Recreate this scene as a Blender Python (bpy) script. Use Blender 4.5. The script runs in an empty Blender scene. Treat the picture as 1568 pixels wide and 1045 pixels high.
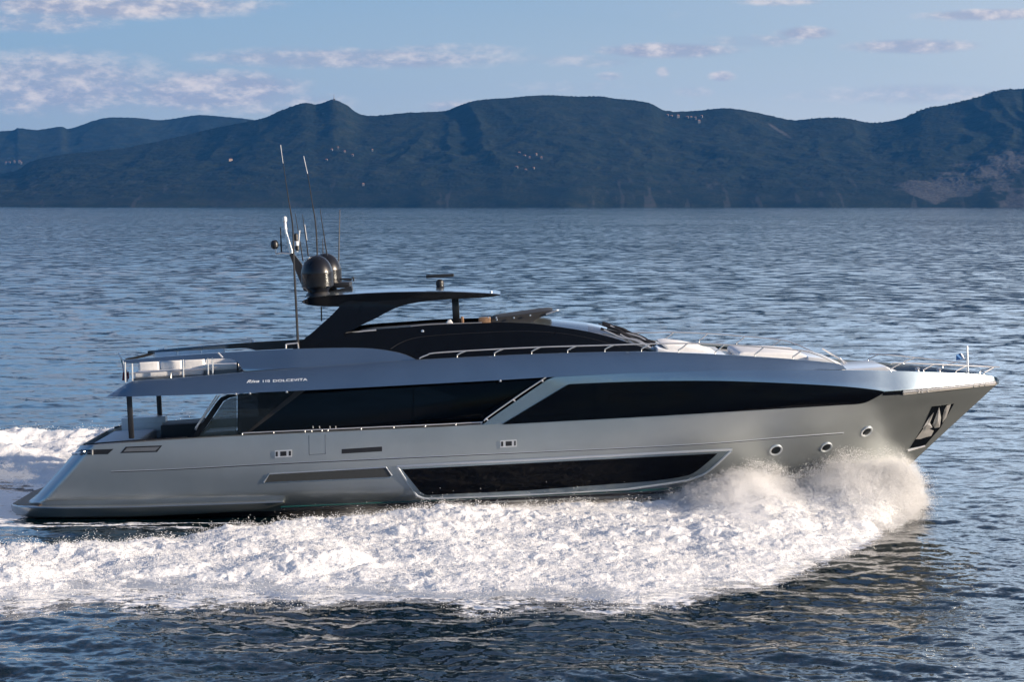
import bpy, bmesh, math, random
import numpy as np
from mathutils import Vector

sc = bpy.context.scene
COL = sc.collection
rng = np.random.default_rng(7)
R = math.radians

# ------------------------------------------------------------------ camera, sky, sun
F = 3385.0            # focal length in pixels of a 1568 px wide frame
CX, CY = 784.0, 522.5
HZ = 313.0            # row of the true horizon
CAM = np.array([0.0, -75.0, 10.2])
PITCH = math.atan((CY - HZ) / F)
cp, sp = math.cos(PITCH), math.sin(PITCH)

cam = bpy.data.cameras.new("camera")
cam.sensor_width = 36.0
cam.lens = 36.0 * F / 1568.0
cam.clip_start = 0.5
cam.clip_end = 60000.0
camo = bpy.data.objects.new("camera", cam)
camo.location = CAM
camo.rotation_euler = (math.pi / 2 - PITCH, 0, 0)
COL.objects.link(camo)
sc.camera = camo

SUN_AZ = R(78)        # from the direction of the viewer, turning to the right
SUN_EL = R(15)
sun_dir = Vector((math.sin(SUN_AZ) * math.cos(SUN_EL), -math.cos(SUN_AZ) * math.cos(SUN_EL), math.sin(SUN_EL)))
SUN_ROT = math.atan2(sun_dir.x, sun_dir.y)
sl = bpy.data.lights.new("sun", 'SUN')
sl.energy = 5.0
sl.angle = R(0.5)
sl.color = (1.0, 0.83, 0.65)
slo = bpy.data.objects.new("sun", sl)
slo.rotation_euler = sun_dir.to_track_quat('Z', 'Y').to_euler()
COL.objects.link(slo)

sc.view_settings.view_transform = 'Standard'
sc.view_settings.look = 'None'
sc.view_settings.exposure = 1.1
sc.view_settings.gamma = 1.0
sc.cycles.use_denoising = True
sc.cycles.max_bounces = 14
sc.cycles.diffuse_bounces = 6
sc.cycles.volume_bounces = 12
sc.cycles.volume_step_rate = 1.0
sc.cycles.transparent_max_bounces = 16
sc.cycles.sample_clamp_indirect = 6.0


class NT:
    """tiny helper to wire node trees"""
    def __init__(s, tree):
        s.t = tree
        s.n = tree.nodes
        s.l = tree.links

    def add(s, typ, **kw):
        n = s.n.new(typ)
        for k, v in kw.items():
            setattr(n, k, v)
        return n

    def put(s, sock, v):
        if hasattr(v, 'is_linked') or hasattr(v, 'links'):
            s.l.new(v, sock)
        else:
            sock.default_value = v

    def m(s, op, a, b=None, c=None, clamp=False):
        n = s.n.new('ShaderNodeMath')
        n.operation = op
        n.use_clamp = clamp
        s.put(n.inputs[0], a)
        if b is not None:
            s.put(n.inputs[1], b)
        if c is not None:
            s.put(n.inputs[2], c)
        return n.outputs[0]

    def v(s, op, a, b=None, out=0):
        n = s.n.new('ShaderNodeVectorMath')
        n.operation = op
        s.put(n.inputs[0], a)
        if b is not None:
            if op == 'SCALE':
                s.put(n.inputs['Scale'], b)
            else:
                s.put(n.inputs[1], b)
        return n.outputs[out]

    def noise(s, vec, scale, detail=4.0, rough=0.55, out='Fac', distort=0.0):
        n = s.n.new('ShaderNodeTexNoise')
        s.l.new(vec, n.inputs['Vector'])
        n.inputs['Scale'].default_value = scale
        n.inputs['Detail'].default_value = detail
        n.inputs['Roughness'].default_value = rough
        n.inputs['Distortion'].default_value = distort
        return n.outputs[out]

    def mix(s, fac, a, b):
        n = s.n.new('ShaderNodeMix')
        n.data_type = 'RGBA'
        s.put(n.inputs[0], fac)
        s.put(n.inputs[6], a)
        s.put(n.inputs[7], b)
        return n.outputs[2]

    def mr(s, x, a, b, c=0.0, d=1.0, smooth=True):
        n = s.n.new('ShaderNodeMapRange')
        n.interpolation_type = 'SMOOTHSTEP' if smooth else 'LINEAR'
        s.put(n.inputs[0], x)
        n.inputs[1].default_value = a
        n.inputs[2].default_value = b
        n.inputs[3].default_value = c
        n.inputs[4].default_value = d
        return n.outputs[0]


world = bpy.data.worlds.new("World")
sc.world = world
world.use_nodes = True
W = NT(world.node_tree)
W.n.clear()
sky = W.add('ShaderNodeTexSky', sky_type='NISHITA')
sky.sun_disc = False
sky.sun_elevation = SUN_EL
sky.sun_rotation = SUN_ROT
sky.altitude = 10
sky.air_density = 1.0
sky.dust_density = 0.3
sky.ozone_density = 6.0
SKY_STR = 0.066
tc = W.add('ShaderNodeTexCoord')
dirv = tc.outputs['Generated']
sx = W.add('ShaderNodeSeparateXYZ')
W.l.new(dirv, sx.inputs[0])
dx, dy, dz = sx.outputs
# azimuth / elevation in "pixels" of the photograph, valid all the way round
az = W.m('ARCTAN2', dx, dy)
el = W.m('ARCSINE', W.m('MINIMUM', W.m('MAXIMUM', dz, -1.0), 1.0))
cu = W.m('MULTIPLY', az, F)
cv = W.m('MULTIPLY', el, F)
cmb = W.add('ShaderNodeCombineXYZ')
W.l.new(W.m('MULTIPLY', az, 9.0), cmb.inputs[0])
W.l.new(W.m('MULTIPLY', el, 20.0), cmb.inputs[1])
cmb.inputs[2].default_value = 0.37
warp = W.noise(cmb.outputs[0], 2.2, 5, 0.6)
det = W.noise(cmb.outputs[0], 8.0, 8, 0.64)
clouds = [  # centre px, centre row, half width, half height, weight
    (180, 14, 260, 26, 1.0), (60, 40, 150, 22, .6), (560, 92, 300, 17, .75), (450, 85, 120, 14, .5), (700, 80, 120, 14, .6),
    (330, 142, 160, 34, .95), (90, 130, 220, 52, .85), (200, 110, 60, 12, .6), (430, 160, 130, 22, .6),
    (1020, 80, 125, 13, .9), (900, 96, 90, 12, .5), (1230, 55, 50, 11, .8), (1150, 66, 90, 11, .55),
    (1385, 77, 110, 13, .85), (1500, 32, 120, 10, .9), (1102, 119, 24, 9, .9), (1013, 113, 12, 10, .7),
    (932, 118, 24, 8, .6), (1060, 142, 40, 10, .5), (1190, 7, 75, 9, .7), (1380, 148, 200, 18, .5), (700, 165, 60, 12, .6), (860, 135, 120, 12, .35)]
mask = None
for (px, py, hw, hh, wt) in clouds:
    a = W.m('MULTIPLY', W.m('SUBTRACT', cu, px - CX), 1.0 / hw)
    b = W.m('MULTIPLY', W.m('SUBTRACT', cv, HZ - py), 1.0 / hh)
    d = W.m('MULTIPLY_ADD', a, a, W.m('MULTIPLY', b, b))
    e = W.m('MULTIPLY', W.m('SUBTRACT', 1.25, d, clamp=True), wt)
    mask = e if mask is None else W.m('MAXIMUM', mask, e)
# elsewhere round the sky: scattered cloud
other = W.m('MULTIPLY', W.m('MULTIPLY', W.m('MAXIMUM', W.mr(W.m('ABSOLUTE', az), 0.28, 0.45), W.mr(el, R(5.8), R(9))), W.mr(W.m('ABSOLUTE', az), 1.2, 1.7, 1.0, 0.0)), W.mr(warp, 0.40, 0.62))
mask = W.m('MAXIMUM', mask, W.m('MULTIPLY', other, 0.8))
dens = W.mr(W.m('ADD', W.m('MULTIPLY', mask, 0.80), W.m('SUBTRACT', W.m('ADD', W.m('MULTIPLY', det, 0.75), W.m('MULTIPLY', warp, 0.45)), 0.62)), 0.05, 0.92)
top_light = W.mr(W.m('SUBTRACT', det, W.m('MULTIPLY', warp, 0.35)), 0.22, 0.5)
ccol = W.mix(top_light, (2.7, 2.9, 3.8, 1), (6.0, 5.4, 5.3, 1))
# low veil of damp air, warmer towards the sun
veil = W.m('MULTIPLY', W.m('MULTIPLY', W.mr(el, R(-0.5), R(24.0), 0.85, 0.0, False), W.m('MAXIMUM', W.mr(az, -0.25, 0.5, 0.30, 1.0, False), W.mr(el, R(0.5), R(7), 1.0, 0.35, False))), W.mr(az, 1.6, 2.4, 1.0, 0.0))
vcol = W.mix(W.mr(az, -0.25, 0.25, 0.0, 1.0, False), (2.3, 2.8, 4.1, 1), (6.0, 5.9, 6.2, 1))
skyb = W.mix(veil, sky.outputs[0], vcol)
# unseen bright cloud band added above the frame, sunward, to lighten the sea
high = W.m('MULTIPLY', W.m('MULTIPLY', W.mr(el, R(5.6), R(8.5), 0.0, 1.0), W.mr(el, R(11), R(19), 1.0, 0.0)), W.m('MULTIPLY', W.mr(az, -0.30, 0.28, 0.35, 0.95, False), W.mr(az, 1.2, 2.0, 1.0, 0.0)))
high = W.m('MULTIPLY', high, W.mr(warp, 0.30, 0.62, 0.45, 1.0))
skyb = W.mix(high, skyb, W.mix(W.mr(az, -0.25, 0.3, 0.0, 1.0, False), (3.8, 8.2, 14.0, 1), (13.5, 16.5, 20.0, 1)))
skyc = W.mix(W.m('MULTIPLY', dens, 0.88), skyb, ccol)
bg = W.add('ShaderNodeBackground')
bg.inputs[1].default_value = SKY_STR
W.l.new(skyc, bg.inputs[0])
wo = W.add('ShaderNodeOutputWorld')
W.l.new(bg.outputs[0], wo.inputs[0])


# ------------------------------------------------------------------ geometry helpers
def P(px, py, Y):
    """point that the photo shows at (px, py) when it lies at depth Y"""
    px = np.asarray(px, float); py = np.asarray(py, float); Y = np.asarray(Y, float)
    rx = (px - CX)
    ry = F * cp + (CY - py) * sp
    rz = -F * sp + (CY - py) * cp
    t = (Y - CAM[1]) / ry
    return np.stack(np.broadcast_arrays(CAM[0] + rx * t, Y, CAM[2] + rz * t), -1)


def proj(X, Y, Z):
    dX = X - CAM[0]; dY = Y - CAM[1]; dZ = Z - CAM[2]
    d = dY * cp - dZ * sp
    u = dY * sp + dZ * cp
    return CX + F * dX / d, CY - F * u / d


def ip(x, pts):
    a = np.asarray(pts, float)
    return np.interp(x, a[:, 0], a[:, 1])


def cr(pts, n=6, closed=False):
    """Catmull-Rom through points"""
    p = np.asarray(pts, float)
    out = []
    m = len(p)
    rngi = range(m if closed else m - 1)
    for i in rngi:
        if closed:
            p0, p1, p2, p3 = p[(i - 1) % m], p[i], p[(i + 1) % m], p[(i + 2) % m]
        else:
            p0, p1, p2, p3 = p[max(i - 1, 0)], p[i], p[i + 1], p[min(i + 2, m - 1)]
        for k in range(n):
            t = k / n
            out.append(0.5 * ((2 * p1) + (-p0 + p2) * t + (2 * p0 - 5 * p1 + 4 * p2 - p3) * t * t + (-p0 + 3 * p1 - 3 * p2 + p3) * t ** 3))
    if not closed:
        out.append(p[-1])
    return np.array(out)


def sip(pts):
    """smooth interpolating function of one variable"""
    c = cr(pts, 10)
    return lambda x: np.interp(x, c[:, 0], c[:, 1])


def mesh_obj(name, verts, faces, mat, parent=None, smooth=True, angle=35, mats=None, face_mat=None):
    me = bpy.data.meshes.new(name)
    verts = np.asarray(verts, float)
    if isinstance(faces, np.ndarray):
        nf, k = faces.shape
        me.vertices.add(len(verts))
        me.vertices.foreach_set('co', verts.astype(np.float32).ravel())
        me.loops.add(nf * k)
        me.loops.foreach_set('vertex_index', faces.astype(np.int32).ravel())
        me.polygons.add(nf)
        me.polygons.foreach_set('loop_start', np.arange(0, nf * k, k, dtype=np.int32))
        me.update(calc_edges=True)
    else:
        me.from_pydata([tuple(v) for v in verts], [], [tuple(f) for f in faces])
        me.validate()
        bm = bmesh.new(); bm.from_mesh(me)
        bmesh.ops.recalc_face_normals(bm, faces=bm.faces)
        bm.to_mesh(me); bm.free()
    for m_ in (mats or [mat]):
        me.materials.append(m_)
    if face_mat is not None:
        me.polygons.foreach_set('material_index', np.asarray(face_mat, np.int32))
    if smooth:
        me.polygons.foreach_set('use_smooth', np.ones(len(me.polygons), bool))
        if angle:
            me.set_sharp_from_angle(angle=R(angle))
    o = bpy.data.objects.new(name, me)
    COL.objects.link(o)
    if parent is not None:
        o.parent = parent
    return o


class MB:
    def __init__(s):
        s.v = []; s.f = []; s.mi = []; s.cur = 0

    def add(s, v, f):
        b = len(s.v)
        s.v += [tuple(x) for x in v]
        s.f += [tuple(b + i for i in q) for q in f]
        s.mi += [s.cur] * len(f)

    def tube(s, pts, r, n=8, cap=True):
        pts = [np.asarray(p, float) for p in pts]
        r = [r] * len(pts) if np.isscalar(r) else r
        rings = []
        up0 = np.array([0.13, 0.21, 0.97])
        for i, p in enumerate(pts):
            a = pts[max(i - 1, 0)]; b = pts[min(i + 1, len(pts) - 1)]
            t = b - a; t = t / (np.linalg.norm(t) + 1e-9)
            u = np.cross(t, up0)
            if np.linalg.norm(u) < 0.2:
                u = np.cross(t, np.array([1.0, 0, 0]))
            u /= np.linalg.norm(u); w = np.cross(t, u)
            rings.append([p + r[i] * (math.cos(2 * math.pi * k / n) * u + math.sin(2 * math.pi * k / n) * w) for k in range(n)])
        v = [q for ring in rings for q in ring]
        f = []
        for i in range(len(pts) - 1):
            for k in range(n):
                k2 = (k + 1) % n
                f.append((i * n + k, i * n + k2, (i + 1) * n + k2, (i + 1) * n + k))
        if cap:
            f.append(tuple(range(n))[::-1])
            f.append(tuple((len(pts) - 1) * n + k for k in range(n)))
        s.add(v, f)

    def lathe(s, c, prof, n=32, axis=(0, 0, 1)):
        """prof: list of (radius, height) from bottom to top about axis at c"""
        c = np.asarray(c, float); ax = np.asarray(axis, float); ax = ax / np.linalg.norm(ax)
        u = np.cross(ax, [0.0, 1.0, 0.0]) if abs(ax[1]) < 0.9 else np.cross(ax, [1.0, 0, 0])
        u /= np.linalg.norm(u); w = np.cross(ax, u)
        v = []
        for (rr, h) in prof:
            for k in range(n):
                a = 2 * math.pi * k / n
                v.append(c + ax * h + rr * (math.cos(a) * u + math.sin(a) * w))
        f = []
        for i in range(len(prof) - 1):
            for k in range(n):
                k2 = (k + 1) % n
                f.append((i * n + k, i * n + k2, (i + 1) * n + k2, (i + 1) * n + k))
        f.append(tuple(range(n))[::-1])
        f.append(tuple((len(prof) - 1) * n + k for k in range(n)))
        s.add(v, f)

    def prism(s, poly_a, poly_b):
        n = len(poly_a)
        f = [tuple(range(n)), tuple(range(2 * n - 1, n - 1, -1))]
        for i in range(n):
            j = (i + 1) % n
            f.append((i, i + n, j + n, j))
        s.add(list(poly_a) + list(poly_b), f)

    def obj(s, name, mat, parent=None, bevel=0.0, smooth=True, angle=35, mats=None, seg=2):
        o = mesh_obj(name, s.v, s.f, mat, parent, smooth, angle, mats, s.mi if mats else None)
        if bevel > 0:
            bm = bmesh.new(); bm.from_mesh(o.data)
            bmesh.ops.remove_doubles(bm, verts=bm.verts, dist=1e-5)
            es = [e for e in bm.edges if len(e.link_faces) == 2 and e.calc_face_angle(0) > R(28)]
            bmesh.ops.bevel(bm, geom=es, offset=bevel, segments=seg, profile=0.6, affect='EDGES', clamp_overlap=True)
            bm.to_mesh(o.data); bm.free()
            if smooth:
                o.data.polygons.foreach_set('use_smooth', np.ones(len(o.data.polygons), bool))
                o.data.set_sharp_from_angle(angle=R(50))
        return o


TR = R(3.0)                     # running trim, bow up
EX = np.array([math.cos(TR), 0, math.sin(TR)])
EZ = np.array([-math.sin(TR), 0, math.cos(TR)])
EY = np.array([0.0, 1.0, 0.0])


def tbox(mb, c, sx_, sy_, sz_):
    c = np.asarray(c, float)
    v = []
    for k in (-1, 1):
        for (i, j) in ((-1, -1), (1, -1), (1, 1), (-1, 1)):
            v.append(c + EX * i * sx_ / 2 + EY * j * sy_ / 2 + EZ * k * sz_ / 2)
    mb.add(v, [(0, 3, 2, 1), (4, 5, 6, 7), (0, 1, 5, 4), (1, 2, 6, 5), (2, 3, 7, 6), (3, 0, 4, 7)])


def panel(name, outline, surf, o_front, o_back, mat, parent=None, step=14, side=-1, angle=40, bevel=0.0, vstep=0):
    """closed panel lying on a curved side: surf(px,py) gives the half breadth there; side -1 starboard, +1 port"""
    bm = bmesh.new()
    vs = [bm.verts.new((float(x), float(y), 0)) for x, y in outline]
    f = bm.faces.new(vs)
    f.normal_update()
    bmesh.ops.triangulate(bm, faces=[f], quad_method='BEAUTY', ngon_method='EAR_CLIP')
    xs = [v.co.x for v in bm.verts]
    lo, hi = min(xs), max(xs)
    n = max(1, int((hi - lo) / step))
    for i in range(1, n):
        bmesh.ops.bisect_plane(bm, geom=bm.verts[:] + bm.edges[:] + bm.faces[:], dist=1e-4, plane_co=(lo + (hi - lo) * i / n, 0, 0), plane_no=(1, 0, 0))
    if vstep:
        ys = [v.co.y for v in bm.verts]
        lo, hi = min(ys), max(ys)
        n = max(1, int((hi - lo) / vstep))
        for i in range(1, n):
            bmesh.ops.bisect_plane(bm, geom=bm.verts[:] + bm.edges[:] + bm.faces[:], dist=1e-4, plane_co=(0, lo + (hi - lo) * i / n, 0), plane_no=(0, 1, 0))
    fr = bm.faces[:]
    ex = bmesh.ops.extrude_face_region(bm, geom=fr)
    back = {g for g in ex['geom'] if isinstance(g, bmesh.types.BMVert)}
    for v in bm.verts:
        b = float(surf(v.co.x, v.co.y))
        off = o_back if v in back else o_front
        p = P(v.co.x, v.co.y, -b)
        q = np.array([p[0], (p[1] - off), p[2]])
        v.co = (q[0], q[1] if side < 0 else -q[1], q[2])
    bmesh.ops.recalc_face_normals(bm, faces=bm.faces)
    me = bpy.data.meshes.new(name)
    bm.to_mesh(me); bm.free()
    me.materials.append(mat)
    me.polygons.foreach_set('use_smooth', np.ones(len(me.polygons), bool))
    me.set_sharp_from_angle(angle=R(angle))
    o = bpy.data.objects.new(name, me)
    COL.objects.link(o)
    if parent is not None:
        o.parent = parent
    return o


def mirror(o, name=None):
    me = o.data.copy()
    co = np.zeros(len(me.vertices) * 3, np.float32)
    me.vertices.foreach_get('co', co)
    co = co.reshape(-1, 3); co[:, 1] *= -1
    me.vertices.foreach_set('co', co.ravel())
    me.flip_normals()
    n = bpy.data.objects.new(name or o.name.split('.')[0], me)
    COL.objects.link(n)
    n.parent = o.parent
    return n


def tag(o, label=None, cat=None, group=None, kind=None):
    if label: o['label'] = label
    if cat: o['category'] = cat
    if group: o['group'] = group
    if kind: o['kind'] = kind
    return o


# vectorised gradient noise
_perm = rng.permutation(256)
_perm = np.concatenate([_perm, _perm, _perm])
_g3 = rng.normal(size=(256, 3)); _g3 /= np.linalg.norm(_g3, axis=1)[:, None]


def perlin(x, y, z=0.0):
    x, y, z = np.broadcast_arrays(np.asarray(x, float), np.asarray(y, float), np.asarray(z, float))
    xi = np.floor(x).astype(int); yi = np.floor(y).astype(int); zi = np.floor(z).astype(int)
    xf = x - xi; yf = y - yi; zf = z - zi
    u = xf ** 3 * (xf * (xf * 6 - 15) + 10); v = yf ** 3 * (yf * (yf * 6 - 15) + 10); w = zf ** 3 * (zf * (zf * 6 - 15) + 10)
    out = np.zeros(x.shape)
    for i in (0, 1):
        for j in (0, 1):
            for k in (0, 1):
                h = _perm[_perm[_perm[(xi + i) & 255] + ((yi + j) & 255)] + ((zi + k) & 255)]
                g = _g3[h]
                dotp = g[..., 0] * (xf - i) + g[..., 1] * (yf - j) + g[..., 2] * (zf - k)
                out += dotp * (u if i else 1 - u) * (v if j else 1 - v) * (w if k else 1 - w)
    return out * 1.6


def fbm(x, y, z=0.0, o=4, g=0.5, l=2.03):
    a = 1.0; s = 0; n = 0
    for i in range(o):
        s = s + a * perlin(x * l ** i + 17.3 * i, y * l ** i - 9.1 * i, np.asarray(z) * l ** i + 3.7 * i); n += a; a *= g
    return s / n


def billow(x, y, z=0.0, o=4, g=0.5):
    a = 1.0; s = 0; n = 0
    for i in range(o):
        s = s + a * np.abs(perlin(x * 2.1 ** i + 7.3 * i, y * 2.1 ** i + 5.1 * i, np.asarray(z) * 2.1 ** i + 1.7 * i)); n += a; a *= g
    return s / n


def ss(x, a, b):
    t = np.clip((np.asarray(x, float) - a) / (b - a), 0, 1)
    return t * t * (3 - 2 * t)


# ------------------------------------------------------------------ materials
def principled(name, col, rough=0.5, metal=0.0, coat=0.0, spec=0.5, noise=0.0, nscale=3.0, coat_rough=0.05, bump=0.0, bscale=40.0):
    m = bpy.data.materials.new(name); m.use_nodes = True
    t = NT(m.node_tree)
    b = t.n['Principled BSDF']
    b.inputs['Base Color'].default_value = (*col, 1)
    b.inputs['Roughness'].default_value = rough
    b.inputs['Metallic'].default_value = metal
    b.inputs['Coat Weight'].default_value = coat
    b.inputs['Coat Roughness'].default_value = coat_rough
    b.inputs['Specular IOR Level'].default_value = spec
    tcn = t.add('ShaderNodeTexCoord')
    if noise > 0:
        nz = t.noise(tcn.outputs['Object'], nscale, 5, 0.6)
        k = t.mr(nz, 0.3, 0.7, 1 - noise, 1 + noise, False)
        t.l.new(t.v('SCALE', tuple(col), k), b.inputs['Base Color'])
        t.l.new(t.m('MULTIPLY', k, rough), b.inputs['Roughness'])
    if bump > 0:
        nz = t.noise(tcn.outputs['Object'], bscale, 3, 0.5)
        bn = t.add('ShaderNodeBump'); bn.inputs['Strength'].default_value = bump; bn.inputs['Distance'].default_value = 0.02
        t.l.new(nz, bn.inputs['Height']); t.l.new(bn.outputs[0], b.inputs['Normal'])
    return m


M = {}
M['paint'] = principled('silver_paint', (0.38, 0.41, 0.415), 0.31, 0.82, 0.25, noise=0.05, nscale=0.7)
M['paint2'] = principled('silver_paint_upper', (0.31, 0.375, 0.41), 0.24, 0.9, 0.3, noise=0.05, nscale=0.7)
M['trim'] = principled('bright_trim', (0.62, 0.66, 0.69), 0.30, 0.7)
M['black'] = principled('black_gloss', (0.004, 0.005, 0.007), 0.14, 0.0, 0.0, spec=0.16, noise=0.1)
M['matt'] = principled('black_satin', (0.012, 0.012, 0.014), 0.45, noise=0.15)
M['glass'] = principled('black_glass', (0.002, 0.0025, 0.004), 0.03, 0.0, 0.0, spec=0.12, noise=0.08)
M['tint'] = principled('tinted_glass', (0.008, 0.011, 0.014), 0.04, spec=0.2)
M['tint'].node_tree.nodes['Principled BSDF'].inputs['Alpha'].default_value = 0.86
M['chrome'] = principled('polished_steel', (0.75, 0.74, 0.72), 0.30, 0.75, noise=0.05)
M['white'] = principled('white_cushion', (0.78, 0.77, 0.75), 0.8, noise=0.04, bump=0.25, bscale=9)
M['gel'] = principled('white_gelcoat', (0.62, 0.63, 0.64), 0.3, coat=0.4, noise=0.04)
M['teak'] = principled('teak', (0.24, 0.14, 0.075), 0.55, noise=0.2, nscale=12)
M['grey'] = principled('grey_paint', (0.16, 0.17, 0.18), 0.4, 0.3, noise=0.08)
M['faint'] = principled('dark_joint', (0.008, 0.008, 0.010), 0.4, noise=0.1, spec=0.2)
M['dark'] = principled('dark_interior', (0.02, 0.02, 0.022), 0.6, noise=0.1)
M['dome'] = principled('dome_paint', (0.007, 0.007, 0.008), 0.28, 0.0, 0.0, noise=0.06)
M['anti'] = principled('bottom_paint', (0.012, 0.012, 0.016), 0.5, noise=0.1)
M['green'] = principled('boot_stripe', (0.01, 0.09, 0.08), 0.35, noise=0.1)
M['canvas'] = principled('black_canvas', (0.018, 0.018, 0.02), 0.75, noise=0.15, bump=0.5, bscale=6)
M['letters'] = principled('white_letters', (0.8, 0.82, 0.84), 0.3, noise=0.02)

# ------------------------------------------------------------------ open sea
def ocean_levels(N, L, seed, ang, peak, spread, cuts):
    r_ = np.random.default_rng(seed)
    k1 = 2 * np.pi * np.fft.fftfreq(N, L / N)
    KX, KY = np.meshgrid(k1, k1, indexing='ij')
    K = np.sqrt(KX ** 2 + KY ** 2); K[0, 0] = 1e9
    kp = 2 * np.pi / peak
    c = (KX * math.cos(ang) + KY * math.sin(ang)) / K
    S = np.exp(-1.25 * (kp / K) ** 2) / K ** 3.55 * (np.abs(c) ** spread * 0.9 + 0.1)
    A = np.sqrt(S) * (r_.normal(size=(N, N)) + 1j * r_.normal(size=(N, N)))
    A[0, 0] = 0
    lv = []
    sl0 = None
    for cut in cuts:
        Al = A * np.exp(-(K / (2 * np.pi / cut)) ** 4)
        h = np.fft.ifft2(Al).real
        gx = np.fft.ifft2(1j * KX * Al).real; gy = np.fft.ifft2(1j * KY * Al).real
        hx = np.fft.ifft2(1j * KX / K * Al).real; hy = np.fft.ifft2(1j * KY / K * Al).real
        sl = math.sqrt((gx ** 2 + gy ** 2).mean())
        if sl0 is None: sl0 = sl
        lv.append((h / sl0, hx / sl0, hy / sl0, sl / sl0))
    return lv


def samp(a, L, x, y):
    N = a.shape[0]
    u = (x / L * N) % N; v = (y / L * N) % N
    i = np.floor(u).astype(int) % N; j = np.floor(v).astype(int) % N
    fu = u - np.floor(u); fv = v - np.floor(v)
    i2 = (i + 1) % N; j2 = (j + 1) % N
    return a[i, j] * (1 - fu) * (1 - fv) + a[i2, j] * fu * (1 - fv) + a[i, j2] * (1 - fu) * fv + a[i2, j2] * fu * fv


CUTS = [0.22, 0.6, 1.5, 4.0, 10.0, 30.0]
OC1 = ocean_levels(1024, 113.0, 3, R(66), 11.0, 1.8, CUTS)
OC2 = ocean_levels(1024, 61.0, 9, R(108), 4.5, 1.2, CUTS)
SLOPE = 0.135


def sea_disp(X, Y, spacing):
    lev = np.interp(np.log(np.maximum(spacing, 0.03) * 2.4), np.log(CUTS), np.arange(len(CUTS)))
    H = np.zeros(X.shape); DX = np.zeros(X.shape); DY = np.zeros(X.shape); SL = np.zeros(X.shape)
    for q, (lv, L, w) in enumerate(((OC1, 113.0, 0.75), (OC2, 61.0, 0.66))):
        for k in range(len(CUTS)):
            wt = np.clip(1 - np.abs(lev - k), 0, 1)
            s = wt > 0
            if not s.any(): continue
            xs, ys, ww = X[s] + 31 * q, Y[s] + 17 * q, wt[s] * w * SLOPE
            H[s] += ww * samp(lv[k][0], L, xs, ys)
            DX[s] += ww * samp(lv[k][1], L, xs, ys)
            DY[s] += ww * samp(lv[k][2], L, xs, ys)
            SL[s] += wt[s] * lv[k][3] * w / 1.41
    # patches of wind: calmer and rougher water
    gust = 0.8 + 0.45 * fbm(X / 60, Y / 90, 0.3, 3)
    far = np.exp(-np.maximum(np.hypot(X, Y + 75) - 2500, 0) / 2500)
    return H * gust * far, DX * gust * far, DY * gust * far, SL


# wake: where the photo shows foam, on the starboard side (mirrored to port)
OUT = [(-900, 925), (-500, 930), (-200, 930), (0, 937), (100, 930), (200, 926), (300, 933), (400, 938), (500, 941), (560, 936), (640, 934), (720, 943), (800, 937), (870, 934), (950, 940), (1050, 928), (1150, 905), (1230, 885), (1290, 862), (1345, 832), (1385, 800), (1402, 780), (1412, 760)]
INN = [(-900, 870), (-200, 862), (0, 854), (100, 849), (200, 840), (330, 825), (430, 815), (560, 802), (640, 793), (760, 783), (900, 779), (1412, 776)]


def wake_cov(X, Y):
    """signed coverage across the foam band and the position across it (0 inner .. 1 outer)"""
    px, py = proj(X, -np.abs(Y), 0 * X)
    yo = ip(px, OUT); yi = np.where(Y > 0, 800.0, ip(px, INN))
    n = fbm(X / 2.2, Y / 2.2, 5.5, 4)
    n2 = fbm(X / 7, Y / 7, 8.5, 2)
    D = lambda row: F * CAM[2] / np.maximum(row - HZ, 30)
    d = D(py); do = D(yo); di = D(yi)       # distances from the camera: do < d < di inside
    n3 = fbm(X / 0.8, Y / 0.8, 4.5, 3)
    edge = np.minimum(d - do + n2 * 1.6, (di - d)) + n * 1.9 + n3 * 0.8
    edge = np.where(px > 1412, -1, edge)
    w = np.clip((di - d) / np.maximum(di - do, 0.1), 0, 1)
    return edge, w, px


def sea_foam(X, Y):
    e, w, px = wake_cov(X, Y)
    c = ss(e, -2.4, 3.0)
    # foam streaks next to the hull and the wash astern
    lane = np.exp(-((np.abs(Y) - 4.2 - 0.05 * (3 - X)) / 1.1) ** 2) * ss(-X, 0, 6) * 1.15
    wash = ss(-X, 15.2, 16.6) * ss(-np.abs(Y), -5.5, -3.0)
    trail = ss(-X, 10, 20) * ss(-np.abs(Y), -12, -6) * 0.35
    st = ss(fbm(X / 5.0, Y / 0.6, 2.2, 4), -0.35, 0.25)
    return np.clip(np.maximum(np.maximum(c, lane * st), np.maximum(wash, trail * st)), 0, 1)


NC = 1150
th = np.concatenate([np.linspace(-R(75), -R(17), 60)[:-1], np.linspace(-R(17), R(17), NC), np.linspace(R(17), R(75), 60)[1:]])
rows = np.concatenate([np.linspace(1300, 1060, 40)[:-1], np.linspace(1060, 420, 560)[:-1], np.linspace(420, 330, 150)[:-1], np.linspace(330, 316.5, 60)])
Dn = F * CAM[2] / (rows - HZ)
Dn = np.concatenate([[3.0, 8.0, 14.0, 19.0, 24.0, 28.0, 31.5], Dn])
TH, DD = np.meshgrid(th, Dn, indexing='xy')
SX = np.tan(np.clip(TH, -R(75), R(75))) * DD + CAM[0]
SY = DD + CAM[1]
spacing = np.maximum(np.gradient(Dn)[:, None] * np.ones_like(TH) * 0.55, np.abs(np.gradient(np.tan(th)))[None, :] * DD)
H0, DX0, DY0, SL0 = sea_disp(SX, SY, spacing)
near = (np.abs(SX) < 60) & (np.abs(SY) < 45)
FO = np.zeros(SX.shape)
FO[near] = sea_foam(SX[near], SY[near])
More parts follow.
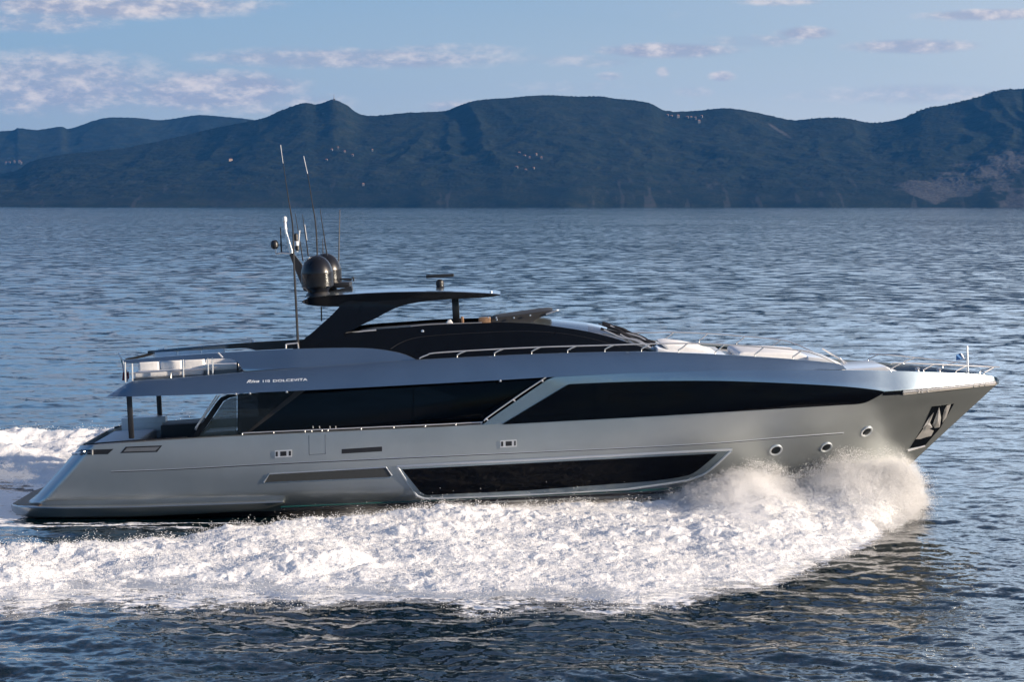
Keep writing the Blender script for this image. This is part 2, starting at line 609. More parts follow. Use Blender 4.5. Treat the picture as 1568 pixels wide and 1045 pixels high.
# the sea is pressed flat under the boat and inside the wake
press = np.zeros(SX.shape)
press[near] = ss(-np.abs(SY[near]), -6, -3) * ss(SX[near], -19, -17) * ss(-SX[near], -14, -11)
flat = 1 - 0.85 * np.maximum(FO, press)
V = np.stack([SX - 0.9 * DX0 * flat, SY - 0.9 * DY0 * flat, H0 * flat - 0.10 * press], -1).reshape(-1, 3)
nr, nc = SX.shape
idx = np.arange(nr * nc).reshape(nr, nc)
Fq = np.stack([idx[:-1, :-1], idx[:-1, 1:], idx[1:, 1:], idx[1:, :-1]], -1).reshape(-1, 4)


def foam_shader(t, vec, white=0.90):
    d = t.add('ShaderNodeBsdfDiffuse'); d.inputs[0].default_value = (white, white, white * 1.0, 1)
    tr = t.add('ShaderNodeBsdfTranslucent'); tr.inputs[0].default_value = (white * .95, white * .97, white, 1)
    mx = t.add('ShaderNodeMixShader'); mx.inputs[0].default_value = 0.38
    t.l.new(d.outputs[0], mx.inputs[1]); t.l.new(tr.outputs[0], mx.inputs[2])
    return d, tr, mx.outputs[0]


def water_material():
    m = bpy.data.materials.new('sea_water'); m.use_nodes = True
    t = NT(m.node_tree)
    b = t.n['Principled BSDF']
    out = t.n['Material Output']
    geo = t.add('ShaderNodeNewGeometry')
    pos = geo.outputs['Position']
    lost = t.add('ShaderNodeAttribute', attribute_name='lost').outputs['Fac']
    foam = t.add('ShaderNodeAttribute', attribute_name='foam').outputs['Fac']
    b.inputs['Base Color'].default_value = (0.0006, 0.008, 0.012, 1)
    b.inputs['Roughness'].default_value = 0.06
    b.inputs['IOR'].default_value = 1.333
    st = t.v('MULTIPLY', pos, (0.7, 1.0, 1.0))
    n1 = t.noise(st, 2.6, 3, 0.6, 'Color')          # ripples of a few decimetres
    n2 = t.noise(st, 9.0, 2, 0.5, 'Color')          # capillary ripples
    n3 = t.noise(st, 0.55, 4, 0.62, 'Color')        # waves the far mesh cannot carry
    gust = t.mr(t.noise(t.v('MULTIPLY', pos, (0.006, 0.012, 1.0)), 1.0, 4, 0.6), 0.3, 0.7, 0.5, 1.3)
    a = t.v('MULTIPLY', t.v('SUBTRACT', n1, (0.5, 0.5, 0.5)), (0.10, 0.14, 0))
    c = t.v('MULTIPLY', t.v('SUBTRACT', n2, (0.5, 0.5, 0.5)), (0.07, 0.09, 0))
    e = t.v('SCALE', t.v('MULTIPLY', t.v('SUBTRACT', n3, (0.5, 0.5, 0.5)), (0.42, 0.56, 0)), lost)
    nearer = t.m('MULTIPLY_ADD', lost, -1.0, 1.75)
    sm = t.v('SCALE', t.v('ADD', t.v('SCALE', t.v('ADD', a, c), nearer), e), gust)
    nn = t.v('NORMALIZE', t.v('ADD', geo.outputs['Normal'], sm))
    t.l.new(nn, b.inputs['Normal'])
    # foam lying on the water
    d, tr, fsh = foam_shader(t, pos)
    fnn = t.v('MULTIPLY', t.v('SUBTRACT', t.noise(pos, 4.0, 5, 0.65, 'Color'), (0.5, 0.5, 0.5)), (2.4, 2.4, 1.0))
    t.l.new(t.v('NORMALIZE', t.v('ADD', geo.outputs['Normal'], fnn)), d.inputs['Normal'])
    fn = t.m('ADD', t.m('MULTIPLY', t.noise(pos, 1.6, 6, 0.68), 0.7), t.m('MULTIPLY', t.noise(pos, 7.0, 4, 0.6), 0.3))
    fac = t.mr(t.m('ADD', t.m('MULTIPLY', foam, 0.80), t.m('MULTIPLY', t.m('SUBTRACT', fn, 0.5), 2.4)), 0.46, 0.66)
    fac = t.m('MULTIPLY', fac, t.mr(foam, 0.02, 0.12))
    mx = t.add('ShaderNodeMixShader')
    t.l.new(fac, mx.inputs[0]); t.l.new(b.outputs[0], mx.inputs[1]); t.l.new(fsh, mx.inputs[2])
    t.l.new(mx.outputs[0], out.inputs[0])
    return m


M['water'] = water_material()
sea = mesh_obj('sea', V, Fq, M['water'], None, True, None)
tag(sea, 'dark blue open sea with small waves', 'sea', kind='structure')
at = sea.data.attributes.new('foam', 'FLOAT', 'POINT'); at.data.foreach_set('value', FO.ravel().astype(np.float32))
at = sea.data.attributes.new('lost', 'FLOAT', 'POINT'); at.data.foreach_set('value', np.sqrt(np.clip(1 - SL0 ** 2, 0, 1)).ravel().astype(np.float32))

# ------------------------------------------------------------------ mountains on the far shore
RIDGE = [(-1400, 290), (-900, 262), (-500, 285), (-200, 270), (0, 266), (50, 247), (100, 236), (180, 228), (250, 215), (330, 196), (400, 182), (430, 170), (465, 158), (485, 160), (497, 157), (512, 153), (530, 160), (560, 177), (620, 173), (680, 170), (700, 163), (730, 154), (780, 150), (830, 146), (880, 148), (920, 148), (940, 151), (990, 157), (1020, 170), (1060, 170), (1110, 166), (1150, 171), (1190, 180), (1215, 184), (1250, 181), (1290, 181), (1335, 188), (1380, 181), (1410, 168), (1450, 160), (1490, 150), (1530, 138), (1568, 136), (1650, 120), (1800, 150), (2000, 130), (2400, 190), (2900, 250)]
FARR = [(-1400, 260), (-600, 230), (-250, 205), (0, 201), (27, 196), (60, 199), (95, 194), (110, 197), (150, 184), (175, 180), (215, 181), (250, 184), (300, 177), (320, 177), (345, 179), (385, 183), (420, 190), (520, 215), (700, 260), (900, 285)]


def terrain(name, prof, d0, d1, xr, nx, ny, seed, label):
    pxs = np.linspace(xr[0], xr[1], nx)
    tt = np.concatenate([np.linspace(-0.04, 1.0, ny), np.linspace(1.0, 1.5, 30)[1:]])
    PXg, T = np.meshgrid(pxs, tt, indexing='xy')
    rs = sip(prof)
    dr = d1 * (1 + 0.03 * fbm(PXg / 420 + seed, 0 * PXg, seed * 1.3, 3))
    ds = d0 * (1 + 0.022 * fbm(PXg / 330 + seed, 0 * PXg, 4.2 + seed, 4))
    Dg = ds + (dr - ds) * T
    X = (PXg - CX) / F * Dg
    zr = (HZ - rs(PXg)) / F * dr + CAM[2]
    t01 = np.clip(T, 0, 1)
    ker = np.hanning(int(nx * 0.13)); ker /= ker.sum()
    row0 = zr.mean(0); pad_ = len(ker)
    smz = np.convolve(np.pad(row0, pad_, mode='edge'), ker, 'same')[pad_:-pad_]
    zr = zr * t01 ** 1.5 + smz[None, :] * (1 - t01 ** 1.5)
    base = np.where(T <= 1, (0.82 * t01 ** 0.72 + 0.18 * t01 ** 2.2), 1 - 0.7 * (T - 1))
    # spurs and gullies running down to the sea
    dv = Dg - d0
    wx = (X + 0.55 * dv * np.tanh(6 * fbm(X / 1400, 0 * X, seed + 7, 2))) / 520 + 0.9 * fbm(X / 700, Dg / 700, seed, 4)
    rg = 1 - np.abs(perlin(wx, Dg / 1500 + seed, seed)) * 2
    rg2 = 1 - np.abs(perlin((X - 0.4 * dv) / 190 + 3 * seed + 0.8 * fbm(X / 300, Dg / 300, seed + 1, 3), Dg / 500, seed + 2.5)) * 2
    env = np.sin(np.pi * np.clip(t01, 0, 1)) ** 0.7
    Z = zr * base * (1 - env * (0.13 * (1 - rg) * 0.5 + 0.05 * (1 - rg2) * 0.5 + 0.05))
    Z = Z + env * 14 * fbm(X / 110, Dg / 110, seed, 4, 0.5)
    can = billow(X / 13, Dg / 20, seed, 3) - 0.28
    Z = Z + can * 6.5 * ss(T, 0.03, 0.15)
    Z = np.where(T < 0.0, -3.0 + T * 60, Z - 1.5)
    Yw = Dg + CAM[1]
    V = np.stack([X, Yw, Z], -1).reshape(-1, 3)
    nr, nc = PXg.shape
    idx = np.arange(nr * nc).reshape(nr, nc)
    Fq = np.stack([idx[:-1, :-1], idx[:-1, 1:], idx[1:, 1:], idx[1:, :-1]], -1).reshape(-1, 4)
    o = mesh_obj(name, V, Fq, M['hill'], None, True, None)
    PY = HZ - (Z - CAM[2]) / Dg * F
    n1 = fbm(X / 160, Dg / 160, Z / 160 + 2, 5, 0.55)
    # scree and bare rock: the big slide on the right, the sea cliffs, a bright spur
    s1 = ss(PXg, 1330, 1400) * ss(PY, 215 + (1568 - PXg) * 0.19, 232 + (1568 - PXg) * 0.28) * ss(n1, -0.22, 0.18)
    s2 = ss(Z, 75, 15) * ss(n1, -0.05, 0.3) * 0.4
    streak = ss(fbm(X / 40, Dg / 260, Z / 240, 4), 0.08, 0.4) * ss(-Z, -190, -70) * 0.5
    sp_ = np.exp(-((PY - 184 - (PXg - 1165) * 0.62) / 3.5) ** 2) * ss(PXg, 1168, 1180) * ss(-PXg, -1225, -1200) * 0.8
    rock = np.clip(np.maximum.reduce([s1, s2, streak, sp_]), 0, 1)
    a = o.data.attributes.new('rock', 'FLOAT', 'POINT'); a.data.foreach_set('value', rock.ravel().astype(np.float32))
    tag(o, label, 'mountains', kind='structure')
    return o, (PXg, PY, X, Yw, Z)


def hill_material():
    m = bpy.data.materials.new('wooded_slope'); m.use_nodes = True
    t = NT(m.node_tree)
    b = t.n['Principled BSDF']
    pos = t.add('ShaderNodeNewGeometry').outputs['Position']
    rock = t.add('ShaderNodeAttribute', attribute_name='rock').outputs['Fac']
    n1 = t.noise(pos, 0.012, 5, 0.6)
    n2 = t.noise(pos, 0.09, 4, 0.65)
    g = t.mix(t.mr(n1, 0.35, 0.65), (0.005, 0.010, 0.007, 1), (0.018, 0.021, 0.012, 1))
    g = t.mix(t.mr(n2, 0.4, 0.7), g, (0.004, 0.008, 0.006, 1))
    rc = t.mix(t.mr(n2, 0.3, 0.7), (0.075, 0.072, 0.07, 1), (0.035, 0.034, 0.033, 1))
    fac = t.mr(t.m('ADD', rock, t.m('MULTIPLY', t.m('SUBTRACT', n2, 0.5), 0.9)), 0.25, 0.8)
    t.l.new(t.mix(t.m('MULTIPLY', fac, t.mr(rock, 0.02, 0.15)), g, rc), b.inputs['Base Color'])
    b.inputs['Roughness'].default_value = 0.95
    b.inputs['Specular IOR Level'].default_value = 0.1
    return m


M['hill'] = hill_material()
hills, HG = terrain('coastal_mountains', RIDGE, 7900, 9300, (-700, 2300), 1500, 230, 1.0, 'dark blue wooded coastal mountains rising from the far shore')
fhills, FG = terrain('far_mountains', FARR, 10800, 12600, (-900, 900), 700, 110, 5.0, 'paler blue ridge beyond the coastal mountains on the left')


def hill_point(px, py, G):
    A, B, X, Y, Z = G
    j = int(np.argmin(np.abs(A[0] - px)))
    i = int(np.argmin(np.abs(B[:, j] - py)))
    return np.array([X[i, j], Y[i, j], Z[i, j]])


M['wall'] = principled('rendered_wall', (0.085, 0.083, 0.08), 0.9, noise=0.1, nscale=0.3)
M['wall2'] = principled('ochre_wall', (0.50, 0.36, 0.24), 0.9, noise=0.1, nscale=0.3)
M['roof'] = principled('clay_roof', (0.28, 0.13, 0.08), 0.9, noise=0.15, nscale=0.5)


def house(p, w, d, h, mat, label, group):
    r = bpy.data.objects.new('house', None); COL.objects.link(r)
    r.location = p
    r.rotation_euler.z = random.uniform(-0.5, 0.5)
    w *= random.uniform(0.6, 0.95)
    tag(r, label, 'house', group)
    mb = MB()
    x, y = w / 2, d / 2
    mb.add([(-x, -y, -6), (x, -y, -6), (x, y, -6), (-x, y, -6), (-x, -y, h), (x, -y, h), (x, y, h), (-x, y, h)],
           [(0, 3, 2, 1), (4, 5, 6, 7), (0, 1, 5, 4), (1, 2, 6, 5), (2, 3, 7, 6), (3, 0, 4, 7)])
    mb.obj('wall', mat, r, smooth=False)
    mb = MB()
    e = 0.6
    z0 = h + 0.02
    mb.add([(-x - e, -y - e, z0), (x + e, -y - e, z0), (x + e, y + e, z0), (-x - e, y + e, z0), (-x * .55, 0, h + 2.6), (x * .55, 0, h + 2.6)],
           [(0, 3, 2, 1), (0, 1, 5, 4), (2, 3, 4, 5), (1, 2, 5), (3, 0, 4)])
    mb.obj('roof', M['roof'], r, smooth=False)
    return r


random.seed(4)
for (px, py, w) in [(1021, 179, 9), (1028, 180, 11), (1037, 181, 14), (1044, 181, 10), (1051, 182, 15), (1058, 183, 10), (1064, 184, 11), (1069, 188, 12), (1073, 181, 9)]:
    house(hill_point(px, py, HG), w, 9, random.uniform(6, 10), M['wall'], 'small pale house in the hilltop hamlet on the saddle right of the highest ridge', 'houses of the hilltop hamlet')
for (px, py, w) in [(12, 252, 14), (18, 251, 16), (24, 250, 12), (31, 250, 14), (36, 252, 10)]:
    house(hill_point(px, py, FG), w, 10, random.uniform(8, 12), M['wall'], 'small white house in the village low on the far ridge at the left edge', 'houses of the left village')
for (px, py, w, lab) in [(355, 247, 18, 'lone ochre house on the wooded slope above the tips of the yacht aerials')]:
    house(hill_point(px, py, HG), w, 9, 8, M['wall2'], lab, None)
for (px, py, w) in [(795, 236, 10), (803, 240, 12), (812, 243, 9), (822, 238, 10), (790, 258, 12), (806, 262, 10), (830, 243, 9), (818, 259, 9)]:
    house(hill_point(px, py, HG), w, 8, random.uniform(5, 8), M['wall'], 'pale house among the woods halfway up the middle of the mountain', 'scattered houses on the mountain middle')
for (px, py, w) in [(518, 228, 9), (508, 231, 10), (528, 234, 9), (556, 284, 9), (500, 246, 9), (540, 240, 8), (570, 232, 8)]:
    house(hill_point(px, py, HG), w, 8, random.uniform(5, 7), M['wall'], 'pale house on the wooded slope below the peak with the radio mast', 'scattered houses below the peak')

# radio mast on the peak
j_ = int(np.argmin(np.abs(HG[0][0] - 512))); i_ = int(np.argmin(HG[1][:, j_])); pk = np.array([HG[2][i_, j_], HG[3][i_, j_], HG[4][i_, j_]])
rm = bpy.data.objects.new('radio_mast', None); COL.objects.link(rm); rm.location = pk
tag(rm, 'slender radio mast standing on the pointed mountain peak', 'mast')
mb = MB(); mb.tube([(0, 0, -4), (0, 0, 14)], [2.4, 1.6], 6); mb.obj('tower', M['grey'], rm)
mb = MB(); mb.tube([(0, 0, 14), (0, 0, 24)], [1.3, 0.8], 6); mb.obj('aerial', M['grey'], rm)
mb = MB(); mb.add([(-5, -4, -4), (5, -4, -4), (5, 4, -4), (-5, 4, -4), (-5, -4, 3.4), (5, -4, 3.4), (5, 4, 3.4), (-5, 4, 3.4)],
                  [(0, 3, 2, 1), (4, 5, 6, 7), (0, 1, 5, 4), (1, 2, 6, 5), (2, 3, 7, 6), (3, 0, 4, 7)])
mb.obj('hut', M['wall'], rm, smooth=False)

# pines whose crowns stand clear of the skyline
M['pine'] = principled('pine_crown', (0.022, 0.032, 0.018), 0.9, noise=0.2, nscale=0.4)
rs_ = sip(RIDGE)
mbp = MB()
spots = [(random.uniform(1236, 1345), 1.0) for _ in range(70)] + [(random.uniform(1385, 1640), 1.15) for _ in range(230)] + [(random.uniform(840, 1000), .8) for _ in range(90)] + [(random.uniform(1160, 1240), .7) for _ in range(14)] + [(random.uniform(680, 760), .7) for _ in range(14)]
for (px, k) in spots:
    g = hill_point(px, float(rs_(px)) + 2.2, HG)
    h = random.uniform(0.5, 5.0) * k
    r_ = random.uniform(2.2, 4.2) * k
    mbp.tube([g - [0, 0, 3], g + [0, 0, h]], 0.4, 5)
    for q in range(4):
        c = g + np.array([random.uniform(-1, 1) * r_ * .8, random.uniform(-1, 1) * r_ * .5, h + random.uniform(-.8, 1.0)])
        prof = [(0.15 * r_, -0.35 * r_), (0.62 * r_, -0.2 * r_), (0.7 * r_, 0.02 * r_), (0.45 * r_, 0.28 * r_), (0.1, 0.36 * r_)]
        mbp.lathe(c, prof, 7)
ridge_wood = mbp.obj('ridge_pines', M['pine'], None, smooth=False)
tag(ridge_wood, 'dark pines in a thin line along the mountain skyline', 'trees', kind='stuff')
# ------------------------------------------------------------------ the yacht
yacht = bpy.data.objects.new('motor_yacht', None); COL.objects.link(yacht)
tag(yacht, 'long silver grey motor yacht with black windows running at speed through white spray', 'yacht')

R0f = sip([(-40, 694), (40, 690), (122, 684.5), (200, 678.5), (280, 673), (370, 668), (560, 659.5), (740, 651), (900, 638.5), (1000, 630.5), (1150, 619), (1290, 608), (1353, 603), (1450, 594.5), (1529, 587.5), (1600, 581)])
R1f = lambda x: np.interp(x, [0, 740, 868, 930, 1000, 1100, 1200, 1290, 1340, 1360, 1450, 1529], [400, 560, 589, 585.5, 583.5, 583, 586.5, 591.5, 596.5, 599, 591, 584.5])
BOT = [(-40, 793), (45, 791), (430, 783), (700, 773), (900, 765), (1060, 762), (1250, 768), (1345, 776), (1600, 790)]


def xe_of(v):
    v = np.maximum(v, -0.3)
    return np.where(v >= 0, 1528 - 240 * v + 42 * v * v, 1528 - 8 * v)


def hull_uv(px, py):
    r0 = R0f(px); b = ip(px, BOT)
    return (py - r0) / (b - r0)


def hull_b(px, py):
    px = np.asarray(px, float); py = np.asarray(py, float)
    v = hull_uv(px, py)
    vc = np.clip(v, 0, 1)
    p = 5.5 - 3.5 * (0.35 * vc + 0.65 * vc ** 0.7) * ss(vc, -0.05, 0.16)
    px0 = 780 - 100 * vc
    u = np.clip((px - px0) / (xe_of(v) - px0), 0, 1)
    B = 3.5 * (1 - 0.04 * vc ** 2 - 0.10 * np.clip((vc - .75) / .25, 0, 1) ** 2)
    stern = 1 - 0.09 * np.clip((700 - px) / 600, 0, 1.2) ** 2
    xs = 122 - 77 * np.clip(v / 0.8, 0, 1)
    corner = np.clip((xs + 22 - px) / 22, 0, 1.2)
    b = B * (1 - u ** p) * stern - 0.55 * corner ** 2
    # tumblehome above the knuckle
    k = 0.10 + 0.35 * np.clip((px - 900) / 500, 0, 1)
    b = b - k * np.clip(R1f(px) - py, 0, 60) * 0.0215
    return np.maximum(b, 0.012)


# hull shell ---------------------------------------------------------------
NT_, NV = 190, 26
tt = np.concatenate([np.linspace(0, 0.03, 10)[:-1], np.linspace(0.03, 1, NT_ - 9)])
vv = np.linspace(0, 1, NV)
VV, TT = np.meshgrid(vv, tt, indexing='ij')
XSg = 122 - 77 * np.clip(VV / 0.8, 0, 1)
PXh = XSg + (xe_of(VV) - XSg) * TT
PYh = R0f(PXh) + (ip(PXh, BOT) - R0f(PXh)) * VV
Bh = hull_b(PXh, PYh)
side = P(PXh, PYh, -Bh)                       # NV x NT x 3
rows_ = []
# deck centre -> inner bulwark -> cap -> side -> bottom
top = side[0]


def inward(p, d, dz):
    q = p.copy()
    q[:, 1] = np.minimum(p[:, 1] + d, -0.004)
    return q + EZ * dz


drop = (-0.75 * np.clip((1000 - PXh[0]) / 120, 0.06, 1))[:, None]
deck = inward(top, 0.30, drop)
mid = deck.copy(); mid[:, 1] = 0
rows_ += [mid, deck, inward(top, 0.26, 0.0), inward(top, 0.05, 0.03)]
n_in = 3
for r_ in side: rows_.append(r_)
low = side[-1]
b1 = low.copy(); b1[:, 1] *= 0.55; b1 = b1 - EZ * 0.55
b2 = low.copy(); b2[:, 1] = 0; b2 = b2 - EZ * 1.0
rows_ += [b1, b2]
G = np.stack(rows_)                            # rows x NT x 3
nr, nc = G.shape[:2]
Gp = G.copy(); Gp[..., 1] *= -1
ring = np.concatenate([G, Gp[::-1][1:-1]], 0)  # closed ring of rows
nR = ring.shape[0]
faces = []
fm = []
for i in range(nR):
    i2 = (i + 1) % nR
    a = i if i < nr else 2 * nr - 2 - i
    for j in range(nc - 1):
        faces.append((i * nc + j, i2 * nc + j, i2 * nc + j + 1, i * nc + j + 1))
        inner = min(i if i < nr else 2 * nr - 2 - i, i2 if i2 < nr else 2 * nr - 2 - i2)
        fm.append(1 if inner >= NV + 3 else (2 if inner <= 0 else 0))
# transom and stem caps: zip starboard and port rows
for j, rev in ((0, False), (nc - 1, True)):
    for i in range(nr - 1):
        s1, s2 = i, i + 1
        p1 = (2 * nr - 2 - i) % nR if i > 0 else 0
        p2 = (2 * nr - 2 - (i + 1)) if i + 1 < nr - 1 else nr - 1
        q = [s1 * nc + j, s2 * nc + j, p2 * nc + j, p1 * nc + j]
        q = list(dict.fromkeys(q))
        if len(q) >= 3:
            faces.append(tuple(q)); fm.append(0)
hull = mesh_obj('hull', ring.reshape(-1, 3), faces, None, yacht, True, 32, [M['paint'], M['anti'], M['teak']], fm)

# raised bow bulwark above the knuckle -------------------------------------
bow_top = [(850, 577.5), (930, 573.5), (1000, 570.5), (1130, 567.5), (1290, 567.5), (1375, 569), (1450, 571.5), (1500, 574), (1524, 577.5)]
bow_top_c = cr(bow_top, 5)
low_edge = [(x, float(R0f(x))) for x in np.linspace(1528.5, 762, 60)]
bow_out = [(738.5, 651.5), (755, 639), (800, 608), (838, 582)] + [tuple(p) for p in bow_top_c] + [(1529, 581.5)] + low_edge
panel('bow_bulwark', bow_out, hull_b, 0.0, -0.16, M['paint2'], yacht, step=10, vstep=8)
panel('bow_bulwark', bow_out, hull_b, 0.0, -0.16, M['paint2'], yacht, step=10, vstep=8, side=1)

# windows in the hull -------------------------------------------------------
up_win = np.concatenate([[(768, 650.5), (868, 590)], cr([(872, 588.5), (930, 586), (1000, 584), (1100, 583.6), (1200, 587), (1290, 592), (1340, 597.2), (1355, 600.4)], 6), cr([(1354, 601.5), (1343, 608), (1326, 616.5), (1312, 619.3), (1290, 620.6)], 5), [(1150, 629), (1000, 638), (870, 645)]])
w = panel('upper_window', up_win, hull_b, 0.03, -0.02, M['glass'], yacht, step=8, vstep=6)
w['label'] = 'long black window band along the raised bow'
lw_frame = np.concatenate([[(608, 715.2), (700, 710), (800, 705.3), (1000, 695), (1121, 689)], cr([(1118, 692), (1085, 722), (1060, 734), (1030, 740), (960, 749.5)], 5), [(800, 758.5)], cr([(660, 764), (648, 763.5), (638, 759.5)], 4)])
panel('lower_window_frame', lw_frame, hull_b, 0.045, -0.02, M['paint2'], yacht, step=12, vstep=12, bevel=0.01)
lw = np.concatenate([[(615.5, 719), (800, 710), (1000, 700), (1098, 695)], cr([(1094, 699), (1066, 722), (1046, 730), (1000, 737)], 5), [(800, 752)], cr([(662, 758.2), (652, 757.8), (643, 753)], 4)])
mb = MB(); mb.tube([P(x, y, -float(hull_b(x, y)) - 0.05) for x, y in list(lw_frame) + [lw_frame[0]]], 0.042, 6); mb.obj('window_surround', M['trim'], yacht)
w = panel('lower_window', lw, hull_b, 0.055, 0.0, M['glass'], yacht, step=12, vstep=12)
w['label'] = 'long black window low in the hull side'
# mullions seen as faint darker joints
for (x, top_y, bot_y) in [(912, 587, 643)]:
    panel('window_joint', [(x - 1.0, top_y + 1.5), (x + 1.0, top_y + 1.5), (x + 1.0, bot_y - 1.5), (x - 1.0, bot_y - 1.5)], hull_b, 0.036, 0.0, M['glass'], yacht)
for (x, y) in [(940, 611), (1038, 611), (1120, 611)]:
    c = P(x, y, -float(hull_b(x, y)) - 0.03)
    mb = MB(); mb.tube([c + EX * 0.13 * math.cos(a) + EZ * 0.13 * math.sin(a) for a in np.linspace(0, 2 * math.pi, 25)], 0.008, 6)
    mb.obj('window_latch_ring', M['glass'], yacht)

# chrome fairlead strip at the bow
panel('bow_strip', [(1352, 600.2), (1382, 598.4), (1382, 604.6), (1352, 606)], hull_b, 0.02, -0.02, M['black'], yacht, step=10)
panel('bow_strip', [(1382, 598.2), (1450, 591.5), (1500, 587), (1526, 584.6), (1526, 589.4), (1500, 593), (1450, 599.4), (1382, 605)], hull_b, 0.012, -0.02, M['matt'], yacht, step=6)
bs = []
for (a, b) in [((1383, 598.6), (1526, 584.8)), ((1383, 604.6), (1526, 589.2)), ((1383, 601.6), (1526, 587.0))]:
    pts = [P(x, y, -float(hull_b(x, y)) - 0.03) for x, y in zip(np.linspace(a[0], b[0], 14), np.linspace(a[1], b[1], 14))]
    mb = MB(); mb.tube(pts, 0.022 if a[1] != 601.6 else 0.03, 6); mb.obj('fairlead_bar', M['chrome'], yacht)
for x in (1407, 1412, 1421, 1491, 1500, 1508):
    y0, y1 = 598.6 - (x - 1383) * 13.8 / 143, 604.6 - (x - 1383) * 15.4 / 143
    mb = MB(); mb.tube([P(x, y0, -float(hull_b(x, y0)) - 0.045), P(x, y1, -float(hull_b(x, y1)) - 0.045)], 0.035, 6); mb.obj('fairlead_roller', M['chrome'], yacht)

# portholes
for (x, y, r) in [(1188, 690, 0.19), (1265, 685.5, 0.18), (1327, 661.5, 0.19)]:
    b = float(hull_b(x, y)); c = P(x, y, -b)
    dx_ = (float(hull_b(x + 4, y)) - float(hull_b(x - 4, y))) / 8 / 0.0215
    dy_ = (float(hull_b(x, y + 4)) - float(hull_b(x, y - 4))) / 8 / 0.0215
    nrm = np.array([-dx_, -1.0, dy_]); nrm /= np.linalg.norm(nrm)
    mb = MB(); mb.lathe(c, [(r * 1.2, -0.03), (r * 1.2, 0.015), (r * 1.08, 0.032), (r * .86, 0.02), (r * .84, -0.01)], 28, nrm)
    ph = mb.obj('porthole', M['trim'], yacht)
    mb = MB(); mb.lathe(c, [(r * .86, -0.02), (r * .86, 0.0), (r * .6, 0.022), (r * .25, 0.03), (0.005, 0.032)], 28, nrm)
    mb.obj('porthole_glass', M['tint'], ph)

# styling groove and rub rail
def strip(name, pts, r, mat, off=0.0, surf=hull_b, n=6):
    c = cr(pts, 8)
    mb = MB(); mb.tube([P(x, y, -float(surf(x, y)) - off) for x, y in c], r, n)
    return mb.obj(name, mat, yacht)


strip('styling_line', [(170, 722.5), (280, 718), (430, 710), (700, 697.6), (1040, 682), (1200, 670), (1292, 663.2)], 0.014, M['trim'], 0.004)
strip('styling_groove', [(170, 723.6), (280, 719.1), (430, 711.1), (700, 698.7), (1040, 683.1), (1200, 671.2), (1290, 664.6)], 0.012, M['matt'], -0.003)
strip('boot_stripe', [(430, 777), (620, 769), (800, 760.5), (960, 753), (1050, 747)], 0.02, M['green'], 0.006)
strip('chine_strip', [(430, 780), (620, 772.5), (800, 764.5), (960, 757.5), (1060, 752)], 0.045, M['anti'], 0.01)

# vents, slots, hatch outline
vent = [(405, 739), (413, 727.5), (591, 717.2), (599, 728.6), (596, 731)]
panel('engine_vent_frame', [(402, 741), (412, 725.4), (592, 715), (602, 729.6), (597, 733)], hull_b, 0.012, -0.01, M['paint2'], yacht)
M['vent'] = principled('vent_mesh', (0.05, 0.052, 0.05), 0.5, 0.2, noise=0.15, nscale=20)
v_ = panel('engine_vent', vent, hull_b, 0.02, 0.0, M['vent'], yacht)
mb = MB(); mb.tube([P(x, y, -float(hull_b(x, y)) - 0.02) for x, y in [(404, 739.5), (412.5, 726.5), (591.5, 716.2), (600, 729)]], 0.022, 6); mb.obj('vent_trim', M['trim'], yacht)
panel('side_slot', [(523, 688.4), (585, 684.4), (585, 691.6), (523, 695.4)], hull_b, 0.006, -0.02, M['matt'], yacht)
for xs_, ys_, w_ in [(421, 690.5, 26), (766, 675, 25)]:
    s_ = -3.0 / 52
    q = lambda a, b: (xs_ + a, ys_ + b + s_ * a)
    fr = panel('fairlead', [q(0, 0), q(w_, 0), q(w_, 11), q(0, 11)], hull_b, 0.03, -0.01, M['chrome'], yacht)
    for a0, a1 in ((1.2, 4.6), (8.2, 17.8), (21.2, w_ - 1.2)):
        panel('fairlead_opening', [q(a0, 1.8), q(a1, 1.8), q(a1, 9.0), q(a0, 9.0)], hull_b, 0.034, 0.0, M['matt'], fr)
for pts in ([(473, 667), (473.5, 697), (498.5, 695.5), (498, 666)],):
    mb = MB(); mb.tube([P(x, y, -float(hull_b(x, y)) - 0.001) for x, y in pts], 0.008, 5); mb.obj('boarding_gate_seam', M['matt'], yacht)
panel('stern_slot', [(110, 697), (116, 692.5), (124, 689.6), (174, 688), (165, 696.2)], hull_b, 0.01, -0.05, M['matt'], yacht, step=6)
for (a, b) in [((111, 695.6), (130, 692.6)), ((125, 690), (125, 697)), ((141, 689.4), (141, 697)), ((128, 693.4), (140, 693.0))]:
    mb = MB(); mb.tube([P(x, y, -float(hull_b(x, y)) - 0.03) for x, y in (a, b)], 0.04 if a[0] in (111, 125, 141) else 0.025, 7); mb.obj('mooring_roller', M['grey'] if a[0] != 111 else M['chrome'], yacht)
panel('stern_window_frame', [(184, 694.5), (192.5, 684.6), (248.5, 682.6), (240.5, 692.8)], hull_b, 0.008, -0.02, M['matt'], yacht)
panel('stern_window', [(189, 692.3), (194.5, 686.6), (244.5, 684.8), (238, 690.8)], hull_b, 0.014, 0.0, M['grey'], yacht)

